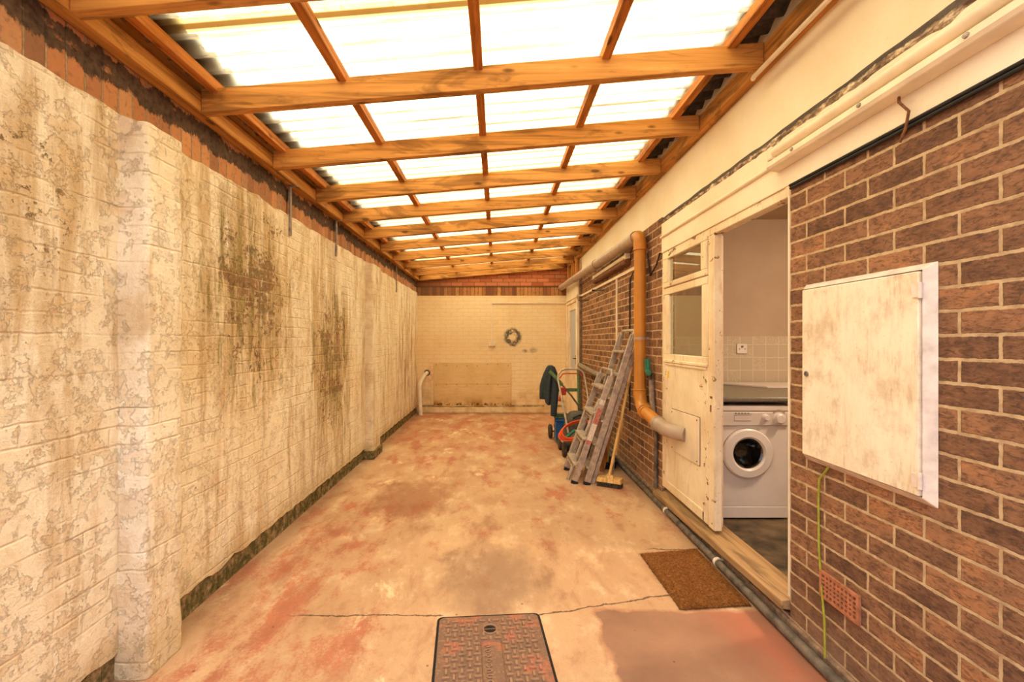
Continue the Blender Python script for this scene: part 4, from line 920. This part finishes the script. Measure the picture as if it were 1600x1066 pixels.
# taller step ladder
tl = thing('step_ladder', 'tallest folded aluminium step ladder, hooped top resting on brick', 'step ladder', (.9, 4.6, 0), 'aluminium step ladders leaning on the brick')
A, B = (.868, 4.36, .0), (1.325, 4.36, 1.46); A2, B2 = (.868, 4.80, .0), (1.325, 4.80, 1.46)
for P_, Q_ in ((A, B), (A2, B2)):
    b = MB(); stile(b, P_, Q_, .024, .06); make('front_rail', b, M['alu'], tl, .004)
for k in range(6):
    t_ = .11 + .155 * k; p = at(A, B, t_); q = at(A2, B2, t_); b = MB(); b.hexa([(p.x - .045, p.y + .013, p.z - .01), (p.x + .035, p.y + .013, p.z - .01), (q.x + .035, q.y - .013, q.z - .01), (q.x - .045, q.y - .013, q.z - .01), (p.x - .045, p.y + .013, p.z + .012), (p.x + .035, p.y + .013, p.z + .012), (q.x + .035, q.y - .013, q.z + .012), (q.x - .045, q.y - .013, q.z + .012)]); make('tread', b, M['alu'], tl, .004)
b = MB(); p_ = Vector(B); b.tube([Vector(B) - Vector((.02, 0, .06)), p_ + Vector((.01, 0, .02)), p_ + Vector((.016, .03, .045)), p_ + Vector((.016, .41, .045)), p_ + Vector((.01, .44, .02)), Vector(B2) - Vector((.02, 0, .06))], .016, 10); make('top_hoop', b, M['alu'], tl)
for y in (4.395, 4.77):
    b = MB(); b.beam((.935, y, 0), (1.355, y, 1.33), .02, .035, (0, 1, 0)); make('support_rail', b, M['alu'], tl, .004)
for t_ in (.12, .4, .68):
    b = MB(); p = at((.935, 4.395, 0), (1.355, 4.395, 1.33), t_); b.tube([p, p + Vector((0, .375, 0))], .01, 8); make('cross_bar', b, M['alu'], tl)
dd = (Vector(B) - Vector(A)).normalized()
for p_ in (A, A2):
    b = MB(); b.beam(Vector(p_), Vector(p_) + dd * .03, .03, .068, (0, 1, 0)); make('rubber_foot', b, M['black'], tl)

# broom standing head down
br = thing('broom', 'wooden broom standing head down beside the ladders, leaning on brick', 'broom', (1.09, 4.33, 0))
b = MB(); b.tube([(1.085, 4.33, .10), (1.22, 4.42, .62), (1.355, 4.5, 1.14)], .0145, 12); make('handle', b, M['broom'], br)
hd = Matrix.Translation((1.085, 4.315, 0)) @ Matrix.Rotation(math.radians(-28), 4, 'Z')
def hb(m, x0, y0, z0, x1, y1, z1, tx=0): m.hexa([hd @ Vector(p) for p in [(x0, y0, z0), (x1, y0, z0), (x1, y1, z0), (x0, y1, z0), (x0 + tx, y0 + tx, z1), (x1 - tx, y0 + tx, z1), (x1 - tx, y1 - tx, z1), (x0 + tx, y1 - tx, z1)]])
b = MB(); hb(b, -.12, -.055, .045, .12, .055, .085, .008); hb(b, -.045, -.04, .085, .045, .04, .108, .012); make('head', b, M['broom'], br, .004)
b = MB()
for i in range(12):
    for j in range(6): hb(b, -.115 + i * .0195, -.05 + j * .017, .001, -.115 + i * .0195 + .014, -.05 + j * .017 + .012, .046, -.002 if False else 0)
make('bristles', b, M['tyre'], br)
ws = thing('wooden_stick', 'short pale wooden stick with thin wire, leaning just right of broom handle', 'stick', (1.2, 4.5, 0))
b = MB(); b.tube([(1.165, 4.44, .27), (1.205, 4.47, .44), (1.275, 4.52, .62)], .02, 10, radii=[.024, .024, .017]); make('stick', b, M['broom'], ws)
b = MB(); b.tube([(1.165, 4.44, .28), (1.15, 4.43, .1), (1.13, 4.43, .002)], .004, 6); make('wire_stem', b, M['galv'], ws)
# tub with odds and ends
tb = make('black_tub', MB().lathe([(0, .003), (.105, .003), (.125, .075), (.135, .08), (.135, .088), (.122, .086), (.1, .012), (0, .012)], (1.215, 4.98, 0), (0, 0, 1), 32), M['black'], label='low black plastic tub on the floor behind the ladders', cat='tub')
yb = thing('yellow_bottle', 'yellow plastic bottle standing in the black tub', 'bottle', (1.21, 4.98, .012))
b = MB(); b.lathe([(0, .013), (.03, .013), (.03, .16), (.014, .19), (.014, .2)], (1.205, 4.97, 0), (0, 0, 1), 20); make('bottle_body', b, M['yellow'], yb)
b = MB(); b.lathe([(.016, .2), (.016, .225), (0, .226)], (1.205, 4.97, 0), (0, 0, 1), 16); make('cap', b, M['black'], yb)
b = MB(); b.beam((1.12, 4.80, .0), (1.375, 5.02, .95), .03, .045, (0, 1, 0)); make('wooden_stake', b, M['stud'], label='brown wooden stake leaning on brick behind the tall ladder', cat='stake')

# ------------------------------------------------------------------ sack truck, jacket, mower, trimmer, cable
st = thing('sack_truck', 'green painted steel sack truck standing near the far door', 'sack truck', (.98, 6.5, 0))
for x in (.815, 1.165):
    b = MB(); b.tube([(x + (.03 if x < 1 else 0), 6.30, .06), (x, 6.40, .6), (x - (.06 if x < 1 else 0), 6.46, 1.01)], .021, 10); make('upright', b, M['green'], st)
for z, w in ((.70, .045), (.34, .06), (.20, .04)):
    y = 6.40 + (z - .6) * .16; b = MB(); b.box(.80, y - .012, z - w / 2, 1.17, y + .012, z + w / 2); make('crossbar', b, M['green'], st, .003)
b = MB(); b.box(.80, 6.06, .03, 1.18, 6.33, .042); b.box(.80, 6.32, .03, 1.18, 6.332, .14); make('toe_plate', b, M['green'], st, .002)
b = MB(); b.tube([(.74, 6.46, .1), (1.24, 6.46, .1)], .012, 10); b.box(.83, 6.33, .09, .86, 6.46, .13); b.box(1.12, 6.33, .09, 1.15, 6.46, .13); make('axle', b, M['dark'], st)
for x in (.765, 1.215):
    b = MB(); b.lathe([(.0, -.02), (.06, -.02), (.085, -.025), (.1, -.012), (.1, .012), (.085, .025), (.06, .02), (0, .02)], (x, 6.46, .1), (1, 0, 0), 28); make('wheel', b, M['tyre'], st)
b = MB(); b.box(.80, 6.09, .044, 1.05, 6.29, .052)
for (x0, y0, x1, y1) in ((.80, 6.09, 1.05, 6.1), (.80, 6.28, 1.05, 6.29), (.80, 6.1, .81, 6.28), (1.04, 6.1, 1.05, 6.28)): b.box(x0, y0, .044, x1, y1, .32)
b.box(.79, 6.08, .30, 1.06, 6.1, .33); make('blue_crate', b, M['blue'], bevel=.004, label='blue plastic crate on the toe plate of the sack truck', cat='crate')
# jacket
def jacket():
    prof = [(1.045, .747, .03), (1.02, .75, .058), (.95, .747, .086), (.86, .738, .102), (.76, .726, .11), (.66, .72, .114), (.58, .716, .108), (.555, .716, .1)]
    n = 48; vs = []
    for i, (z, xc, hw) in enumerate(prof):
        for k in range(n):
            a_ = 2 * PI * k / n; fold = 1 + .2 * min(1, i / 4) * math.sin(a_ * 7 + i * .25) + .1 * min(1, i / 3) * math.sin(a_ * 11 + 1 - i * .2)
            zz = z - (.07 * math.cos(a_ + .6) * (i / 7) ** 2) + .014 * math.sin(a_ * 5 + i)
            vs.append((xc + hw * fold * math.cos(a_), 6.30 + (.03 + hw * .45) * fold * math.sin(a_), zz))
    m = MB(); m.add(vs, [(i * n + k, i * n + (k + 1) % n, (i + 1) * n + (k + 1) % n, (i + 1) * n + k) for i in range(len(prof) - 1) for k in range(n)], True)
    m.add([vs[k] for k in range(n)] + [(.745, 6.3, 1.06)], [(k, (k + 1) % n, n) for k in range(n)], True)
    return m
jk = thing('jacket', 'dark blue grey jacket hung over the handle of the sack truck', 'jacket', (.74, 6.3, .35))
make('jacket_body', jacket(), M['jacket'], jk, angle=80)
b = MB(); b.tube([(.80, 6.245, .93), (.815, 6.215, .8), (.80, 6.20, .62), (.785, 6.205, .48), (.778, 6.21, .36)], .04, 14, radii=[.03, .045, .046, .046, .04]); make('sleeve', b, M['jacket'], jk)
# mower
mw = thing('lawn_mower', 'dark lawn mower with grey hoop handle standing before the sack truck', 'lawn mower', (1.02, 5.6, 0))
def dome(x0, x1, y0, y1, z0, z1, p=3.):
    m = MB(); n, k_ = 40, 10; cx_, cy_ = (x0 + x1) / 2, (y0 + y1) / 2; vs = []
    for j in range(k_ + 1):
        t_ = j / k_ * PI / 2; r_ = math.cos(t_) ** .6 if j < k_ else 0; z = z0 + (z1 - z0) * math.sin(t_)
        for i in range(n):
            a_ = 2 * PI * i / n; c_, s_ = math.cos(a_), math.sin(a_); e = (abs(c_) ** p + abs(s_) ** p) ** (-1 / p)
            vs.append((cx_ + (x1 - x0) / 2 * r_ * e * c_, cy_ + (y1 - y0) / 2 * r_ * e * s_, z))
    m.add(vs, [(j * n + i, j * n + (i + 1) % n, (j + 1) * n + (i + 1) % n, (j + 1) * n + i) for j in range(k_) for i in range(n)], True); return m
make('deck', dome(.835, 1.195, 5.32, 5.86, .07, .27), M['body'], mw)
make('grass_box', dome(.86, 1.20, 5.60, 5.93, .2, .50, 4.), M['body'], mw)
b = MB(); b.tube([(.95, 5.63, .43), (1.03, 5.60, .475), (1.11, 5.63, .43)], .012, 8); make('box_grip', b, M['black'], mw)
for x in (.812, 1.218):
    for y in (5.42, 5.78):
        b = MB(); b.lathe([(0, -.02), (.05, -.022), (.075, -.024), (.088, -.012), (.088, .012), (.075, .024), (.05, .022), (0, .02)], (x, y, .088), (1, 0, 0), 26); make('wheel', b, M['tyre'], mw)
b = MB(); b.tube([(.88, 5.55, .26), (.865, 5.62, .40), (.812, 5.98, .88), (.82, 6.02, .95), (.865, 6.04, 1.005), (.92, 6.045, 1.02), (1.09, 6.045, 1.02), (1.14, 6.04, 1.0), (1.17, 6.02, .94), (1.19, 5.9, .7), (1.19, 5.60, .26)], .013, 12); make('hoop_handle', b, M['alu'], mw)
b = MB(); b.tube([(.835, 6.0, .90), (.88, 6.03, .955), (.92, 6.035, .962), (1.10, 6.035, .962), (1.15, 6.01, .92)], .008, 8); make('safety_lever', b, M['red'], mw)
b = MB(); b.box(.835, 5.945, .68, .915, 6.0, .78); b.tube([(.85, 5.95, .69), (.83, 5.945, .62), (.82, 5.945, .6)], .02, 8); make('switch_box', b, M['red'], mw, .012)
# strimmer
gt = thing('grass_trimmer', 'long grass trimmer with green handle leaning across the mower handle', 'grass trimmer', (1.3, 5.5, 0))
b = MB(); b.tube([(.72, 6.16, .985), (.80, 6.135, .90), (.885, 6.10, .80)], .024, 12); make('green_grip', b, M['green'], gt)
b = MB(); b.tube([(.885, 6.10, .80), (1.0, 5.99, .655), (1.13, 5.97, .47), (1.27, 6.08, .2), (1.31, 6.12, .06)], .0125, 10); make('shaft', b, M['dark'], gt)
b = MB(); b.lathe([(0, .0), (.05, .0), (.055, .03), (.03, .06), (0, .07)], (1.315, 6.125, .002), (0, 0, 1), 20); make('cutting_head', b, M['black'], gt)
# orange cable coil
cc = thing('cable_coil', 'coil of orange extension cable lying on the front of the mower', 'extension cable', (.93, 5.35, .25))
b = MB(); cen = Vector((.95, 5.37, .335)); ux = Vector((.93, .22, .33)).normalized(); uz = Vector((-.25, .62, .55)); uz = (uz - ux * uz.dot(ux)).normalized(); un = ux.cross(uz)
pts = []
for i in range(9 * 26 + 1):
    a_ = 2 * PI * i / 26; k = i / 26; w1 = 1 + .05 * math.sin(k * 2.4) - .02 * k; pts.append(cen + ux * (.225 * w1 * math.cos(a_)) + uz * (.11 * (1 + .1 * math.sin(k * 3)) * math.sin(a_)) + un * (.012 * math.sin(k * 5 + a_) + .004 * (k - 4.5)))
b.tube(pts, .008, 8); make('cable_loops', b, M['cable'], cc)
b = MB(); b.beam(cen - ux * .19 - uz * .03 + un * -.035, cen - ux * .0 + uz * .03 + un * -.04, .03, .034, tuple(un)); make('socket', b, M['tapgreen'], cc, .008)
b = MB(); b.beam(cen - ux * .225 - uz * .045 + un * -.035, cen - ux * .19 - uz * .03 + un * -.035, .032, .036, tuple(un)); make('plug', b, M['whitep'], cc, .006)

# ------------------------------------------------------------------ unseen ground and wall added behind the camera, world, camera
b = MB(); b.box(-8, -9, -.14, 8, YB, -.005); make('ground_outside', b, M['floor'], kind='structure')
b = MB(); b.box(-8, -4.2, 0, 8, -4., 4.2); make('wall_behind_added', b, M['bluewall'], kind='structure')  # unseen wall added to dim and cool the light from behind
w = bpy.data.worlds.new('overcast'); scene.world = w; w.use_nodes = True
bg = w.node_tree.nodes['Background']; bg.inputs[0].default_value = (.86, .9, 1., 1); bg.inputs[1].default_value = 5.8

cam = bpy.data.cameras.new('camera'); co = bpy.data.objects.new('camera', cam); COL.objects.link(co)
co.location = (0, 0, 1.4); co.rotation_euler = (PI / 2, 0, 0)
cam.sensor_width = 36; cam.lens = 700 / 1600 * 36; cam.shift_x = 23 / 1600; cam.clip_start = .05; cam.clip_end = 100
scene.camera = co
vs = scene.view_settings; vs.view_transform = 'Standard'; vs.look = 'None'; vs.gamma = 1; vs.exposure = 0.08; vs.use_curve_mapping = False
cy = scene.cycles; cy.max_bounces = 10; cy.diffuse_bounces = 6; cy.glossy_bounces = 4; cy.transmission_bounces = 6; cy.transparent_max_bounces = 12
cy.sample_clamp_indirect = 8
for o in bpy.data.objects:
    if '_base' in o: del o['_base']
